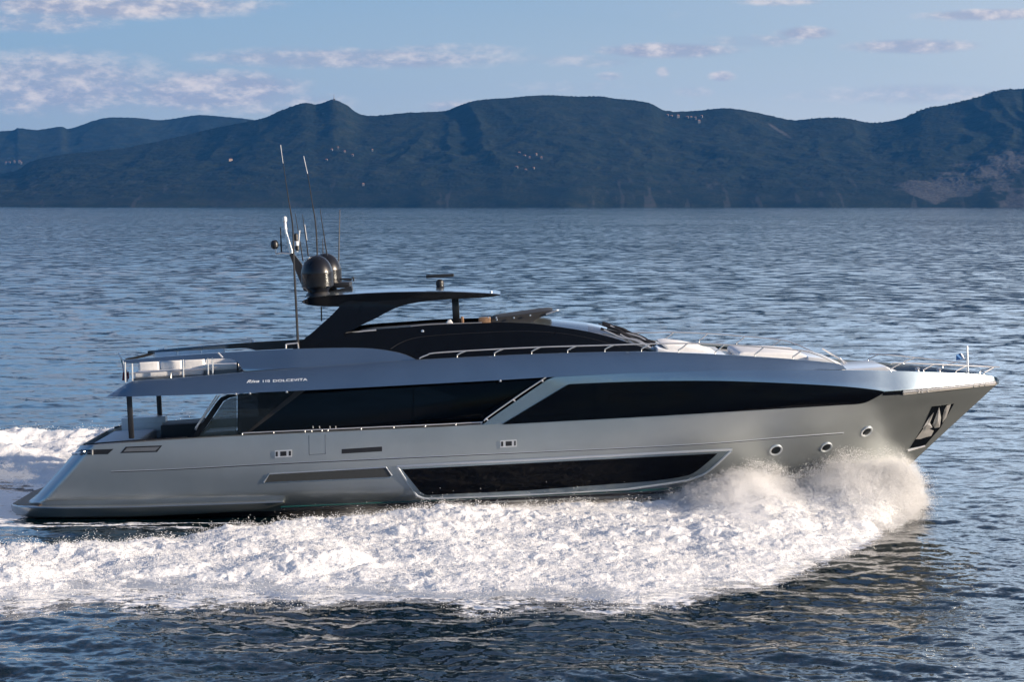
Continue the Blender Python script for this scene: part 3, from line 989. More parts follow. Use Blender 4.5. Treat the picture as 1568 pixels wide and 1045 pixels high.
# bright edge up the raking stern corner
# swim platform -------------------------------------------------------------
mb = MB()
for sgn in (0,):
    st = [(17, 773.5, 785, 1.6), (22, 775, 789, 2.3), (32, 776, 792, 2.85), (48, 777, 794.2, 3.2), (100, 777.6, 794.8, 3.36), (200, 776.2, 793, 3.45), (300, 773, 788.6, 3.5), (400, 769.6, 782.6, 3.52), (433, 768.4, 772, 3.52)]
    ra = []
    for (x, yt, yb, b) in st:
        yt = yt; yb = yb
        pt = P(x, yt, -b); pb = P(x + 1.5, yb, -b * .97)
        ra.append([pt * [1, 0, 1], pt + [0, 0.06, 0.012], pt, pt + [0, -0.02, -0.03], pb + [0, -0.0, 0.06], pb + [0, 0.12, 0], pb * [1, 0, 1]])
    A = np.array(ra)
    m_, k_ = A.shape[:2]
    Bp = A.copy(); Bp[..., 1] *= -1
    ringp = np.concatenate([A, Bp[:, 1:-1][:, ::-1]], 1)
    kk = ringp.shape[1]
    f = [(i * kk + j, i * kk + (j + 1) % kk, (i + 1) * kk + (j + 1) % kk, (i + 1) * kk + j) for i in range(m_ - 1) for j in range(kk)]
    f += [tuple(range(kk)), tuple((m_ - 1) * kk + j for j in range(kk))]
    mb.add(ringp.reshape(-1, 3), f)
plat = mb.obj('swim_platform', M['paint'], yacht, angle=40)
mb = MB()
tp = [P(x, y - 0.6, -b) + [0, 0.07, 0.02] for x, y, b in [(19, 773.6, 1.7), (25, 775, 2.4), (36, 776, 2.85), (60, 777, 3.15)]]
top_ = tp + [p * [1, -1, 1] for p in tp[::-1]]
mb.prism([p + EZ * .008 for p in top_], [p - EZ * .02 for p in top_])
mb.obj('teak_deck', M['teak'], plat, smooth=False)

# anchor pocket -------------------------------------------------------------
pocket = [(1427, 623), (1461, 618.5), (1440, 655.5), (1416, 683), (1393, 687), (1413, 655)]
pk_ = panel('anchor_pocket', pocket, hull_b, 0.012, -0.03, M['black'], yacht, step=6, vstep=6)
hb = lambda x, y, o: P(x, y, -float(hull_b(x, y)) - o)


def facet(name, pts, o, mat, parent, ridge=None):
    mb = MB()
    v = [hb(x, y, o) for x, y in pts]; n = len(v)
    c = np.mean(v, 0) + np.array([0.05, -0.10, 0.0]) if ridge is None else hb(ridge[0], ridge[1], o + ridge[2])
    mb.add(v + [c], [(i, (i + 1) % n, n) for i in range(n)] + [tuple(range(n))[::-1]])
    return mb.obj(name, mat, parent, smooth=False)


facet('anchor_fluke', [(1413, 656), (1423, 640), (1430, 632), (1424, 648), (1428, 655), (1415, 662)], 0.02, M['chrome'], pk_, (1420, 650, 0.10))
facet('anchor_fluke', [(1428, 651), (1438, 624), (1441, 640), (1439, 655), (1431, 656)], 0.02, M['chrome'], pk_, (1436, 645, 0.14))
facet('anchor_shank', [(1446, 628), (1450, 621), (1456, 620), (1449, 640), (1443, 648), (1444, 636)], 0.02, M['chrome'], pk_, (1449, 631, 0.06))
facet('pocket_plate', [(1402, 673), (1414, 657), (1419, 656), (1430, 660), (1426, 668), (1409, 673)], 0.016, M['chrome'], pk_, (1416, 664, 0.03))
mb = MB(); mb.tube([hb(1390, 691, 0.03), hb(1416, 683.5, 0.03)], 0.035, 8); mb.obj('pocket_sill', M['chrome'], pk_)

# salon: black deckhouse between the side decks ------------------------------
SB = 2.72
sal = lambda x, y: SB + 0 * np.asarray(x)
so = [(371, 676), (371, 671), (466, 597), (560, 591), (700, 583), (885, 573), (885, 668), (640, 668)]
salon = [P(x, y, -SB) for x, y in so]
mb = MB(); mb.prism(salon, [p * [1, -1, 1] for p in salon])
dk = mb.obj('deckhouse', M['glass'], yacht, bevel=0.02)
panel('deckhouse_frame', [(352, 672), (372, 671), (470, 596.5), (452, 597.5)], lambda x, y: SB + 0.03 + 0 * x, 0.0, -0.2, M['matt'], yacht)
for x in (633,):
    panel('salon_window_joint', [(x - 1, 592 - (x - 545) * .05), (x + 1, 592 - (x - 545) * .05), (x + 1, 664), (x - 1, 664)], sal, 0.012, 0.0, M['glass'], yacht)
for x in (479, 489, 505, 514):
    mb = MB(); mb.tube([P(x, 653, -SB - .03), P(x + .4, 656.5, -SB - .03)], 0.018, 6); mb.obj('mooring_cleat', M['chrome'], yacht)
# aft wings of the deckhouse: raking strut and tinted pane, both sides
panel('wing_strut', [(292, 672.5), (300, 672), (317, 652), (342, 615), (352, 609.5), (362, 607.5), (362, 604), (347, 605.5), (338, 609), (331, 617), (312, 645)], lambda x, y: 2.95 + 0 * x, 0.0, -0.10, M['black'], yacht)
M['clear'] = principled('clear_glass', (0.02, 0.03, 0.035), 0.03, spec=0.3)
M['clear'].node_tree.nodes['Principled BSDF'].inputs['Alpha'].default_value = 0.6
panel('wing_pane', [(302, 671), (318, 652.5), (343, 615.5), (353, 610), (362.5, 608), (362.5, 668)], lambda x, y: 2.93 + 0 * x, 0.0, -0.02, M['clear'], yacht)
for sd in (-1, 1):
    panel('wing_pane', [(363.5, 604), (455, 597), (372, 667), (363.5, 668)], lambda x, y: 2.93 + 0 * x, 0.0, -0.02, M['tint'], yacht, side=sd)
for (a, b) in [((299, 656), (332, 606)), ((303, 652), (336, 606))]:
    mb = MB(); mb.tube([P(*a, -2.6), P(*b, -2.6)], 0.022, 6); mb.obj('stair_rail', M['chrome'], yacht)
mb = MB(); mb.tube([P(298, 657, -2.6), P(300, 659, -2.6), P(304, 650, -2.6)], 0.022, 6); mb.obj('stair_rail', M['chrome'], yacht)
# poles that carry the overhang
for sd in (-1, 1):
    mb = MB(); a, b = P(201.5, 672, -2.95), P(197.5, 603, -2.95)
    q = [a + [dx_, dy_, 0] for dx_, dy_ in ((-.085, -.06), (.085, -.06), (.085, .06), (-.085, .06))]
    r_ = [b + [dx_, dy_, 0] for dx_, dy_ in ((-.085, -.06), (.085, -.06), (.085, .06), (-.085, .06))]
    if sd > 0: q = [p * [1, -1, 1] for p in q]; r_ = [p * [1, -1, 1] for p in r_]
    mb.prism(q, r_); mb.obj('deck_pole', M['matt'], yacht, bevel=0.02)

# aft cockpit furniture
mb = MB(); tbox(mb, P(186, 683, -1.0) + EY * 0.8, 1.5, 4.0, 0.5); mb.obj('cockpit_sunpad', M['white'], yacht, bevel=0.09, seg=3)
mb = MB(); tbox(mb, P(222, 655, 2.35), 1.55, 0.5, 0.75); mb.obj('cockpit_locker', M['gel'], yacht, bevel=0.03)
mb = MB(); tbox(mb, P(222, 655, 2.06), 1.25, 0.06, 0.30); mb.obj('locker_door', M['gel'], yacht, bevel=0.01)
mb = MB(); tbox(mb, P(285, 662, 1.6), 1.5, 1.6, 0.7); mb.obj('cockpit_seat', M['dark'], yacht, bevel=0.05)
mb = MB(); tbox(mb, P(342, 660, 0.0), 1.1, 1.6, 0.07); tb = mb.obj('cockpit_table', M['gel'], yacht, bevel=0.02)
mb = MB(); mb.tube([P(342, 661, 0.0), P(342, 678, 0.0)], 0.07, 8); mb.obj('table_leg', M['chrome'], tb)

# gunwale capping and low rails ---------------------------------------------
def rail(top_pts, b, r, posts, side=-1, name='handrail', lean=0.0, mat='chrome', n=8, boff=0.0):
    """top_pts in px,py ; posts: list of (foot_x, foot_y, top_x, top_y)"""
    f = b if callable(b) else (lambda x, y: b)
    fl = np.array([1, -1, 1]) if side > 0 else np.array([1, 1, 1])
    mb = MB(); mb.tube([P(x, y, -float(f(x, y)) + lean) * fl for x, y in top_pts], r, n)
    o = mb.obj(name, M[mat], yacht)
    for ps in posts:
        mb = MB(); mb.tube([P(x, y, -float(f(x, y)) + boff) * fl for x, y in ps], r * 1.05, n)
        mb.obj('rail_post', M[mat], o)
    return o


gb = lambda x, y: float(hull_b(x, R0f(x))) - 0.12
gl = lambda x: float(R0f(x))
pr = [371, 419, 467, 477, 493, 502, 553, 603, 651, 698, 737]
for sd in (-1, 1):
    rail([(x, gl(x) - 4.2) for x in np.linspace(371, 739, 30)], gb, 0.022, [[(x, gl(x) + 1), (x, gl(x) - 4.2)] for x in pr], sd)
    rail([(128, 681.5), (160, 678.6), (200, 675.6), (286, 670.4)], gb, 0.026, [[(x, gl(x) + 1), (x, gl(x) - 2.6)] for x in (132, 175, 222, 270)], sd, mat='matt')
hb2 = lambda x, y: float(hull_b(x, y)) + 0.02
rail([(741, 645), (744, 641.5), (760, 630), (800, 602), (837, 577.5)], lambda x, y: float(hull_b(x, y)) - 0.03, 0.024, [[(748, 645), (744, 641.5)], [(789, 615), (785.5, 612.4)], [(832, 585), (829, 583)]])

# upper deck side band --------------------------------------------------------
band_top = sip([(163, 606.8), (170, 602.8), (182, 595.5), (196, 587), (207, 583.6), (250, 580.8), (300, 576.6), (372, 570.6), (400, 568.4), (520, 559.4), (640, 551.4), (700, 548), (800, 543.2), (900, 540), (990, 539), (1050, 541), (1130, 545), (1214, 550.6), (1271, 555.8), (1288, 559), (1296, 565)])
band_bot = sip([(163, 608.2), (200, 607.6), (300, 605), (460, 598.6), (640, 589.2), (760, 582.8), (850, 577.4), (930, 573.4), (1000, 570.8), (1130, 567.8), (1290, 566.4), (1296, 566.2)])
btop = sip([(163, 2.7), (207, 2.85), (300, 3.0), (600, 3.15), (900, 3.22), (1040, 3.2), (1095, 3.15), (1156, 3.04), (1214, 2.92), (1260, 2.72), (1296, 2.45)])
bbot = sip([(163, 2.95), (207, 3.2), (300, 3.36), (600, 3.5), (850, 3.5), (1000, 3.46), (1100, 3.38), (1200, 3.14), (1260, 2.86), (1296, 2.6)])


def band_b(px, py):
    a = band_top(px); b = band_bot(px)
    s = np.clip((py - a) / np.maximum(b - a, 0.5), -1, 1.3)
    s2 = np.clip(s, 0, 1)
    return btop(px) + (bbot(px) - btop(px)) * (s2 ** 0.8) + np.minimum(s, 0) * 0.1


xs_b = np.concatenate([np.linspace(163, 215, 14)[:-1], np.linspace(215, 1250, 80)[:-1], np.linspace(1250, 1296, 10)])
band_out = [(x, float(band_top(x))) for x in xs_b] + [(x, float(band_bot(x))) for x in xs_b[::-1]]
for sd in (-1, 1):
    panel('upper_deck_side', band_out, band_b, 0.0, -0.14, M['paint2'], yacht, step=10, vstep=6, side=sd, angle=50)


def slab(name, xs, yfun, bfun, dz, th, mat, parent):
    up = [P(x, yfun(x), -bfun(x)) + EZ * dz for x in xs]
    out = up + [p * [1, -1, 1] for p in up[::-1]]
    mb = MB(); mb.prism(out, [p - EZ * th for p in out])
    return mb.obj(name, mat, parent, smooth=False)


slab('upper_aft_deck', np.linspace(172, 700, 40), lambda x: float(band_bot(x)) - 2 if x < 200 else float(band_top(x)) + 2.5, lambda x: float(btop(x)) - 0.12, 0.0, 0.05, M['teak'], yacht)
slab('upper_fore_deck', np.linspace(930, 1294, 30), lambda x: min(float(band_top(x)) + 8, 566), lambda x: float(btop(x)) - 0.13, 0.0, 0.1, M['gel'], yacht)
slab('fore_deck', np.linspace(1240, 1522, 40), lambda x: 590 - (x - 1240) * 0.022, lambda x: max(float(hull_b(x, 592 - (x - 1240) * 0.022)) - 0.25, 0.02), 0.0, 0.04, M['gel'], yacht)
# lettering
M['letters'].node_tree.nodes['Principled BSDF'].inputs['Emission Strength'].default_value = 0.0


def lettering(txt, x0, x1, yb, hpx, shear, label):
    cu = bpy.data.curves.new('lettering', 'FONT'); cu.body = txt; cu.size = 1.0; cu.shear = shear; cu.extrude = 0.0
    cu.resolution_u = 3
    ob = bpy.data.objects.new('lettering_curve', cu); COL.objects.link(ob)
    dg = bpy.context.evaluated_depsgraph_get()
    me = bpy.data.meshes.new_from_object(ob.evaluated_get(dg))
    bpy.data.objects.remove(ob); bpy.data.curves.remove(cu)
    co = np.array([v.co for v in me.vertices])
    lo, hi = co.min(0), co.max(0)
    for v in me.vertices:
        fx = (v.co.x - lo[0]) / (hi[0] - lo[0]); x = x0 + fx * (x1 - x0)
        fy = (v.co.y - max(lo[1], -0.02)) / (0.72)
        y = yb - (x - x0) * 0.045 - fy * hpx
        p = P(x, y, -float(band_b(x, y)) - 0.012)
        v.co = p
    me.materials.append(M['letters'])
    o = bpy.data.objects.new('lettering', me); COL.objects.link(o); o.parent = yacht
    o['label'] = label
    md = o.modifiers.new('thick', 'SOLIDIFY'); md.thickness = 0.01
    return o


lettering('Riva', 377.5, 397, 586.8, 4.6, 0.45, 'small white script lettering')
lettering('110', 402.5, 413, 586.0, 3.9, 0.0, 'small white numerals')
lettering('DOLCEVITA', 418, 470.5, 585.6, 3.9, 0.0, 'small white wide capitals')
for x in (361, 382.5, 439, 766):
    mb = MB(); mb.lathe(P(x, float(band_bot(x)) + 0.9, -float(bbot(x)) - 0.0), [(0.035, -.03), (0.045, 0.0), (0.02, 0.03)], 10); mb.obj('deck_light', M['trim'], yacht)

# upper wing over the aft terrace --------------------------------------------
wing_o = np.concatenate([cr([(190, 552.2), (225, 549), (260, 546), (330, 541), (420, 536), (500, 533.4), (560, 533.6), (598, 538), (620, 543.4), (637, 551.2)], 5), [(636, 552), (600, 554.6), (480, 562.2), (375, 568.8)], cr([(371, 566), (366, 557.5), (358, 551.6), (345, 549.4), (300, 551), (240, 553.8), (190, 557)], 4)])
wb = lambda x, y: 2.55 + 0.5 * np.clip((np.asarray(x) - 190) / 260, 0, 1) - 0.012 * np.clip(566 - np.asarray(y), 0, 40) * 0.8
for sd in (-1, 1):
    panel('terrace_wing', wing_o, wb, 0.0, -0.16, M['paint2'], yacht, step=10, vstep=8, side=sd, angle=50)
    panel('wing_shade_strip', [(372, 569.5), (480, 562), (600, 554), (640, 550.6), (640, 553.5), (600, 557), (480, 565.5), (372, 573)], lambda x, y: 2.88 + 0 * x, 0.0, -0.1, M['matt'], yacht, side=sd)  # black strip stands in for the shade in the recess under the wing
    # teak and steel end of the wing rail
    fl = np.array([1, 1, 1]) if sd < 0 else np.array([1, -1, 1])
mb = MB(); mb.tube([P(192, 552, 2.5), P(215, 546.5, 2.6), (P(236, 541, 2.62))], 0.05, 8); mb.obj('wing_rail', M['teak'], yacht)
mb = MB(); mb.tube([P(236, 540, 2.62), P(252, 535.5, 2.65)], 0.06, 8); mb.obj('wing_rail', M['chrome'], yacht)
for (a, b, Y) in [((334, 540.6), (341, 548), -3.0), ((385, 521), (391, 526), 3.0), ((235, 547), (235, 540), 2.6), ((260, 543), (260, 537), 2.7)]:
    mb = MB(); mb.tube([P(*a, Y), P(*b, Y)], 0.03, 6); mb.obj('wing_stay', M['chrome'], yacht)
# terrace stanchions
for x, t_, b_, mt in [(203, 585, 557, 'chrome'), (192, 586, 555, 'chrome'), (281, 577.5, 551, 'chrome'), (319, 574, 549, 'chrome'), (326, 573, 548, 'chrome'), (364, 569.5, 550, 'matt')]:
    mb = MB(); mb.tube([P(x, t_, -2.62), P(x - 0.6, b_, -2.62)], 0.028, 6); mb.obj('terrace_stanchion', M[mt], yacht)
for pts in ([(203, 572), (244, 569.5), (281, 566.8)], [(262, 579), (262, 570), (318, 565), (338, 562.5), (342, 566)]):
    mb = MB(); mb.tube([P(x, y, -2.62) for x, y in pts], 0.022, 6); mb.obj('terrace_rail', M['chrome'], yacht)
# ensign staff and flag
mb = MB(); mb.tube([P(181, 541, -0.2), P(188, 553, -0.2), P(195, 585, -0.2)], 0.03, 7); fs = mb.obj('flag_staff', M['trim'], yacht)
for nm, pts, c in (('flag_green', [(184, 548), (190, 554), (191, 560), (187, 559)], (0.02, 0.12, 0.05)), ('flag_white', [(187, 559), (191, 560), (196, 571), (188, 571)], (0.5, 0.48, 0.5)), ('flag_red', [(188, 571), (197, 569), (198, 580), (193, 584), (187, 583)], (0.18, 0.012, 0.018))):
    mm = principled(nm, c, 0.8, noise=0.15)
    mb = MB(); mb.prism([P(x, y, -0.22 + 0.05 * (i % 2)) for i, (x, y) in enumerate(pts)], [P(x, y, -0.18 + 0.05 * (i % 2)) for i, (x, y) in enumerate(pts)])
    mb.obj('flag_cloth', mm, fs, smooth=False)

# upper deckhouse -------------------------------------------------------------
ht = sip([(440, 536), (466, 519.5), (500, 514.5), (528, 510.6), (560, 505.6), (620, 501), (665, 497.6), (740, 495), (760, 494), (810, 495.5), (850, 500), (900, 508), (940, 518), (965, 526), (1000, 537.5), (1010, 541)])


def up_b(px, py):
    k = 1 - 0.30 * np.clip((np.asarray(px) - 800) / 205, 0, 1) ** 2
    return (1.75 + (np.clip(py, 488, 556) - 495) / 45 * 0.72) * k


xs_u = np.concatenate([np.linspace(448, 1004, 70)])
up_out = [(x, float(ht(x))) for x in xs_u] + [(1004, 552), (700, 556), (448, 560)]
for sd in (-1, 1):
    panel('upper_deckhouse_side', up_out, up_b, 0.0, -0.14, M['black'], yacht, step=10, vstep=8, side=sd, angle=50)
strip('deckhouse_style_line', [(598, 535), (612, 526), (632, 518.6), (660, 514.6), (720, 510.5), (800, 507.6), (860, 511), (910, 520), (950, 532)], 0.010, M['matt'], 0.004, up_b)
strip('coaming_rail', [(629, 500.4), (665, 497.2), (738, 494.6)], 0.02, M['chrome'], 0.0, lambda x, y: up_b(x, y) - 0.05)
mb = MB(); mb.tube([P(528, 511, -1.95), P(556, 507.4, -1.95), P(576, 505.6, -1.95)], 0.03, 7); mb.obj('grab_rail', M['chrome'], yacht)
mb = MB(); mb.tube([P(528, 513, -1.97), P(528, 509.6, -1.97)], 0.035, 7); mb.obj('grab_rail_end', M['chrome'], yacht)
mb = MB(); mb.lathe(P(647, 507.4, -float(up_b(647, 507)) - .01), [(0.05, 0), (0.05, .02), (.02, .035)], 10, (0, -1, 0)); mb.obj('side_lamp', M['trim'], yacht)
slab('flybridge_floor', np.linspace(452, 760, 20), lambda x: float(ht(x)) + 16, lambda x: 1.9, 0.0, 0.1, M['dark'], yacht)
# roof and windscreen
crown = sip([(742, 492.5), (800, 489.5), (835, 487.2), (880, 491.6), (920, 498), (960, 511), (1004, 530), (1012, 536)])
xs_r = np.linspace(742, 1004, 54)
A = []
for x in xs_r:
    e = P(x, float(ht(x)) + 0.3, -float(up_b(x, float(ht(x)))) + 0.01)
    c = P(x, float(crown(x)), 0.0)
    row = []
    for s in np.linspace(0, 1, 9):
        y = e[1] * (1 - s)
        zz = e[2] + (c[2] - e[2]) * (1 - (1 - s) ** 2.2)
        row.append([e[0] + (c[0] - e[0]) * s, y, zz])
    row = row + [[q[0], -q[1], q[2]] for q in row[:-1][::-1]]
    A.append(row)
A = np.array(A); m_, k_ = A.shape[:2]
low_ = A.copy() - EZ * 0.10
allv = np.concatenate([A.reshape(-1, 3), low_.reshape(-1, 3)])
f = []; N0 = m_ * k_
for i in range(m_ - 1):
    for j in range(k_ - 1):
        a = i * k_ + j
        f.append((a, a + 1, a + k_ + 1, a + k_)); f.append((N0 + a, N0 + a + k_, N0 + a + k_ + 1, N0 + a + 1))
for i in range(m_ - 1):
    for j in (0, k_ - 1):
        a = i * k_ + j; f.append((a, a + k_, N0 + a + k_, N0 + a))
for j in range(k_ - 1):
    for i in (0, m_ - 1):
        a = i * k_ + j; f.append((a, a + 1, N0 + a + 1, N0 + a))
fmat = []
M['screen'] = principled('windscreen', (0.05, 0.055, 0.06), 0.08, 0.0, 0.6, spec=0.7, noise=0.05)
for i in range(m_ - 1):
    for j in range(k_ - 1):
        v_ = 1 if xs_r[i] > 898 else 0
        fmat += [v_, v_]
fmat += [0] * (len(f) - len(fmat))
roof = mesh_obj('roof', allv, f, None, yacht, True, 40, [M['paint2'], M['screen']], fmat)
front = [P(1003, 532, -1.5), P(1003, 552, -1.6), P(1003, 552, 1.6), P(1003, 532, 1.5)]
mb = MB(); mb.prism([P(1003, float(ht(1003)), -1.6), P(1003, 556, -1.7), P(1003, 556, -1.7) * [1, -1, 1], P(1003, float(ht(1003)), -1.6) * [1, -1, 1]], [P(1000, float(ht(1003)), -1.6), P(1000, 556, -1.7), P(1000, 556, -1.7) * [1, -1, 1], P(1000, float(ht(1003)), -1.6) * [1, -1, 1]])
mb.obj('deckhouse_front', M['black'], yacht, smooth=False)
# wipers and louvres lying on the windscreen


def on_roof(x, s, lift):
    i = int(np.clip(np.argmin(np.abs(xs_r - x)), 0, m_ - 1))
    row = A[i]; j = s * (k_ - 1)
    j0 = int(np.clip(math.floor(j), 0, k_ - 2)); fr = j - j0
    return row[j0] * (1 - fr) + row[j0 + 1] * fr + EZ * lift


for s0, s1, x0, x1, rr, mt in [(0.10, 0.06, 924, 1002, 0.028, 'chrome'), (0.16, 0.12, 950, 1003, 0.024, 'chrome'), (0.20, 0.15, 922, 1000, 0.045, 'matt'), (0.30, 0.26, 930, 1003, 0.05, 'matt'), (0.42, 0.40, 936, 1003, 0.03, 'chrome'), (0.55, 0.52, 924, 1003, 0.06, 'matt'), (0.68, 0.62, 926, 1003, 0.06, 'matt'), (0.8, 0.74, 920, 1003, 0.05, 'matt')]:
    pts = [on_roof(x0 + (x1 - x0) * t, s0 + (s1 - s0) * t, 0.05 + 0.04 * math.sin(t * 9 + s0 * 20)) for t in np.linspace(0, 1, 12)]
    mb = MB(); mb.tube(pts, rr, 6); mb.obj('windscreen_wiper', M[mt], roof)
# helm cover: black canvas over the console
cv = cr([(747, 493), (752, 487), (765, 483.5), (800, 478.5), (836, 473.6), (848, 474.4), (838, 479), (822, 486), (815, 493)], 3)
mb = MB(); a_ = [P(x, y + 3.2, -1.3) for x, y in cv]; mb.prism(a_, [p * [1, -1, 1] for p in a_])
hc = mb.obj('console_cover', M['canvas'], yacht, bevel=0.05, seg=3)
mb = MB(); mb.tube([P(836, 481.5, -1.32), P(852, 475.6, -1.32), P(855, 475.2, -1.0)], 0.03, 6); mb.obj('cover_edge', M['chrome'], hc)
for x, y in [(748, 486.6), (760, 487), (761, 490), (787, 487), (812, 483.2)]:
    mb = MB(); mb.lathe(P(x, y, -1.36), [(0.03, 0), (0.03, .02), (0.01, .03)], 8, (0, -1, 0)); mb.obj('cover_stud', M['trim'], hc)
mb = MB(); tbox(mb, P(742, 491.5, -1.0), 0.4, 0.9, 0.22); mb.obj('helm_panel', M['teak'], yacht, bevel=0.03)
mb = MB(); tbox(mb, P(708, 493, -1.3), 0.1, 0.3, 0.34); mb.obj('helm_seat', M['teak'], yacht, bevel=0.03)
facet_pts = [P(x, y, -1.45) for x, y in [(682, 496), (685, 491), (690, 490), (694, 496)]]
mb = MB(); mb.prism(facet_pts, [p + EY * .4 for p in facet_pts]); mb.obj('towel', M['white'], yacht, bevel=0.03)
slab('flybridge_sofa', np.linspace(545, 690, 8), lambda x: float(ht(x)) + 4, lambda x: 1.5, 0.0, 0.4, M['dark'], yacht)

# hardtop ---------------------------------------------------------------------
hx = [(462, 461.4, 463.2, 1.30), (466, 459.4, 465.4, 1.5), (472, 457.4, 467.4, 1.66), (485, 455.4, 469, 1.78), (520, 452, 470, 1.84), (560, 449.6, 469, 1.86), (600, 447.9, 466.5, 1.86), (640, 447.2, 462.5, 1.86), (680, 447.2, 459, 1.86), (710, 447.9, 457.4, 1.84), (740, 449.4, 456, 1.74), (752, 450.2, 454.8, 1.6), (760, 450.8, 453.6, 1.4), (766, 451.3, 452.4, 1.1)]
A = []
for (x, yt, yb, b) in hx:
    t_ = P(x, yt, -b); b_ = P(x, yb, -b + .06)
    row = [t_ * [1, 0, 1] + [0, 0, 0.07], t_ * [1, .6, 1] + [0, 0, 0.05], t_ * [1, 1, 1] + [0, .07, 0.012], t_, b_, b_ + [0, .15, 0], b_ * [1, 0, 1]]
    A.append(row + [[q[0], -q[1], q[2]] for q in np.array(row)[1:-1][::-1]])
A = np.array(A); m_, k_ = A.shape[:2]
f = [(i * k_ + j, i * k_ + (j + 1) % k_, (i + 1) * k_ + (j + 1) % k_, (i + 1) * k_ + j) for i in range(m_ - 1) for j in range(k_)]
f += [tuple(range(k_)), tuple((m_ - 1) * k_ + j for j in range(k_))]
fm = [0 if j in (0, 1, k_ - 1, k_ - 2) else 1 for i in range(m_ - 1) for j in range(k_)] + [1, 1]
top = mesh_obj('hardtop', A.reshape(-1, 3), f, None, yacht, True, 40, [M['paint2'], M['black']], fm)
leg = np.concatenate([[(519, 466), (519, 471), (510, 480.6), (500, 490), (480, 508), (466, 519.4), (456, 528), (452, 540), (540, 540), (526, 512)], cr([(528, 510.8), (545, 503), (557, 496.4), (575, 488), (592, 478.6), (610, 470.5), (630, 465), (662, 460.3)], 4), [(640, 452), (560, 453)]])
for sd in (-1, 1):
    panel('arch_leg', leg, lambda x, y: 1.84 + 0.32 * np.clip((np.asarray(y) - 470) / 50, 0, 1.3), -0.02, -0.32, M['black'], yacht, step=12, vstep=12, side=sd, angle=50)
mb = MB(); tbox(mb, P(698, 476, 0.0), 0.24, 0.20, 0.95); mb.obj('hardtop_pole', M['dome'], yacht, bevel=0.03)
mb = MB(); mb.tube([P(752, 449, -1.55), P(752, 446, -1.55)], 0.05, 8); mb.obj('hardtop_light', M['trim'], yacht)
# radar
mb = MB(); mb.lathe(P(674, 441.5, 0.0), [(0.22, -.12), (0.17, 0.0), (0.12, .06), (0.14, .12), (0.13, .24), (0.06, .30)], 20, EZ)
rd = mb.obj('radar', M['matt'], yacht)
mb = MB(); c = P(673.6, 422.6, 0.0); tbox(mb, c, 0.95, 0.12, 0.11); mb.obj('radar_bar', M['matt'], rd, bevel=0.03)
mb = MB(); c = P(674, 444.5, 0.0); tbox(mb, c, 0.36, 0.36, 0.14); mb.obj('radar_foot', M['dome'], rd, bevel=0.03)

# domes, mast and aerials -------------------------------------------------------
for (x, Y, r) in [(487, -1.02, 0.535), (500.5, 1.25, 0.535)]:
    base = P(x, 446.5 if Y < 0 else 441.5, Y)
    k = r / 0.535
    mb = MB(); mb.lathe(base, [(0.36 * k, 0), (0.40 * k, 0.10), (0.535 * k, 0.17), (0.54 * k, 0.22), (0.535 * k, 0.58 * k), (0.545 * k, 0.6 * k), (0.535 * k, 0.66 * k), (0.505 * k, .78 * k), (0.455 * k, .90 * k), (0.38 * k, 1.02 * k), (0.28 * k, 1.12 * k), (0.15 * k, 1.19 * k), (0.01, 1.215 * k)], 40, EZ)
    d = mb.obj('satellite_dome', M['dome'], yacht, angle=50)
    mb = MB(); mb.lathe(base - EZ * 0.14, [(0.42 * k, 0), (0.40 * k, 0.06), (0.30 * k, .16)], 24, EZ); mb.obj('dome_base', M['matt'], d)
panel('dome_fairing', [(464, 459), (470, 452), (500, 448.5), (538, 438.5), (541, 452), (500, 456)], lambda x, y: 0.25 + 0 * x, 0.0, -0.5, M['matt'], yacht)
mb = MB(); tbox(mb, P(524, 436, 0.9), 0.6, 1.2, 0.18); mb.obj('dome_shelf', M['matt'], yacht, bevel=0.05)
mb = MB(); mb.tube([P(520, 427.5, 0.9), P(538, 428.6, 0.9), P(541, 424.5, .9), P(541.5, 431, .9)], 0.035, 6); mb.obj('hailer_horn', M['matt'], yacht)
mast_pts = [(443, 389), (449, 387.5), (462, 405), (468, 438), (470, 447), (465, 445), (458, 428), (450, 408)]
panel('mast', mast_pts, lambda x, y: 0.12 + 0 * x, 0.0, -0.24, M['matt'], yacht)
mast = bpy.data.objects[[o.name for o in yacht.children if o.name.startswith('mast')][0]]
mb = MB(); mb.tube([P(446.5, 389, 0), P(443, 376, 0), P(438, 357, 0), P(437, 350, 0)], [0.07, 0.06, 0.045, 0.04], 8); mb.obj('mast_tube', M['chrome'], mast)
mb = MB(); mb.lathe(P(436.8, 351, 0), [(0.07, 0), (0.05, 0.12), (0.045, 0.24), (0.075, .27), (0.075, .38), (0.04, .43)], 14, EZ); mb.obj('mast_lamp', M['gel'], mast)
mb = MB(); mb.lathe(P(420.8, 380.5, 0), [(0.07, -.02), (0.12, 0.03), (0.135, .09), (0.13, .2), (0.08, .27), (0.02, .285)], 18, EZ); mb.obj('mast_camera', M['matt'], mast)
mb = MB(); mb.tube([P(445, 388, 0), P(432, 387, 0), P(422.5, 389, 0), P(422, 380, 0)], 0.035, 6); mb.obj('camera_bracket', M['chrome'], mast)
mb = MB(); mb.tube([P(431, 387, 0), P(430.6, 376, 0), P(429.4, 348, 0)], [0.03, 0.03, 0.018], 6); mb.obj('short_aerial', M['matt'], mast)
for (y0, y1, mt) in [(369, 357.5, 'matt'), (377, 369, 'gel'), (384, 376, 'matt')]:
    mb = MB(); mb.lathe(P(453.5 + (y0 - 370) * .13, y0, -0.15), [(0.05, 0), (0.075, .03), (0.075, (y0 - y1) * .0195), (0.04, (y0 - y1) * .0215)], 12, EZ); mb.obj('navigation_light', M[mt], mast)
mb = MB(); mb.tube([P(455, 386, -.15), P(457, 372, -.15), P(458.5, 353, -.15)], 0.03, 6); mb.obj('light_stem', M['chrome'], mast)


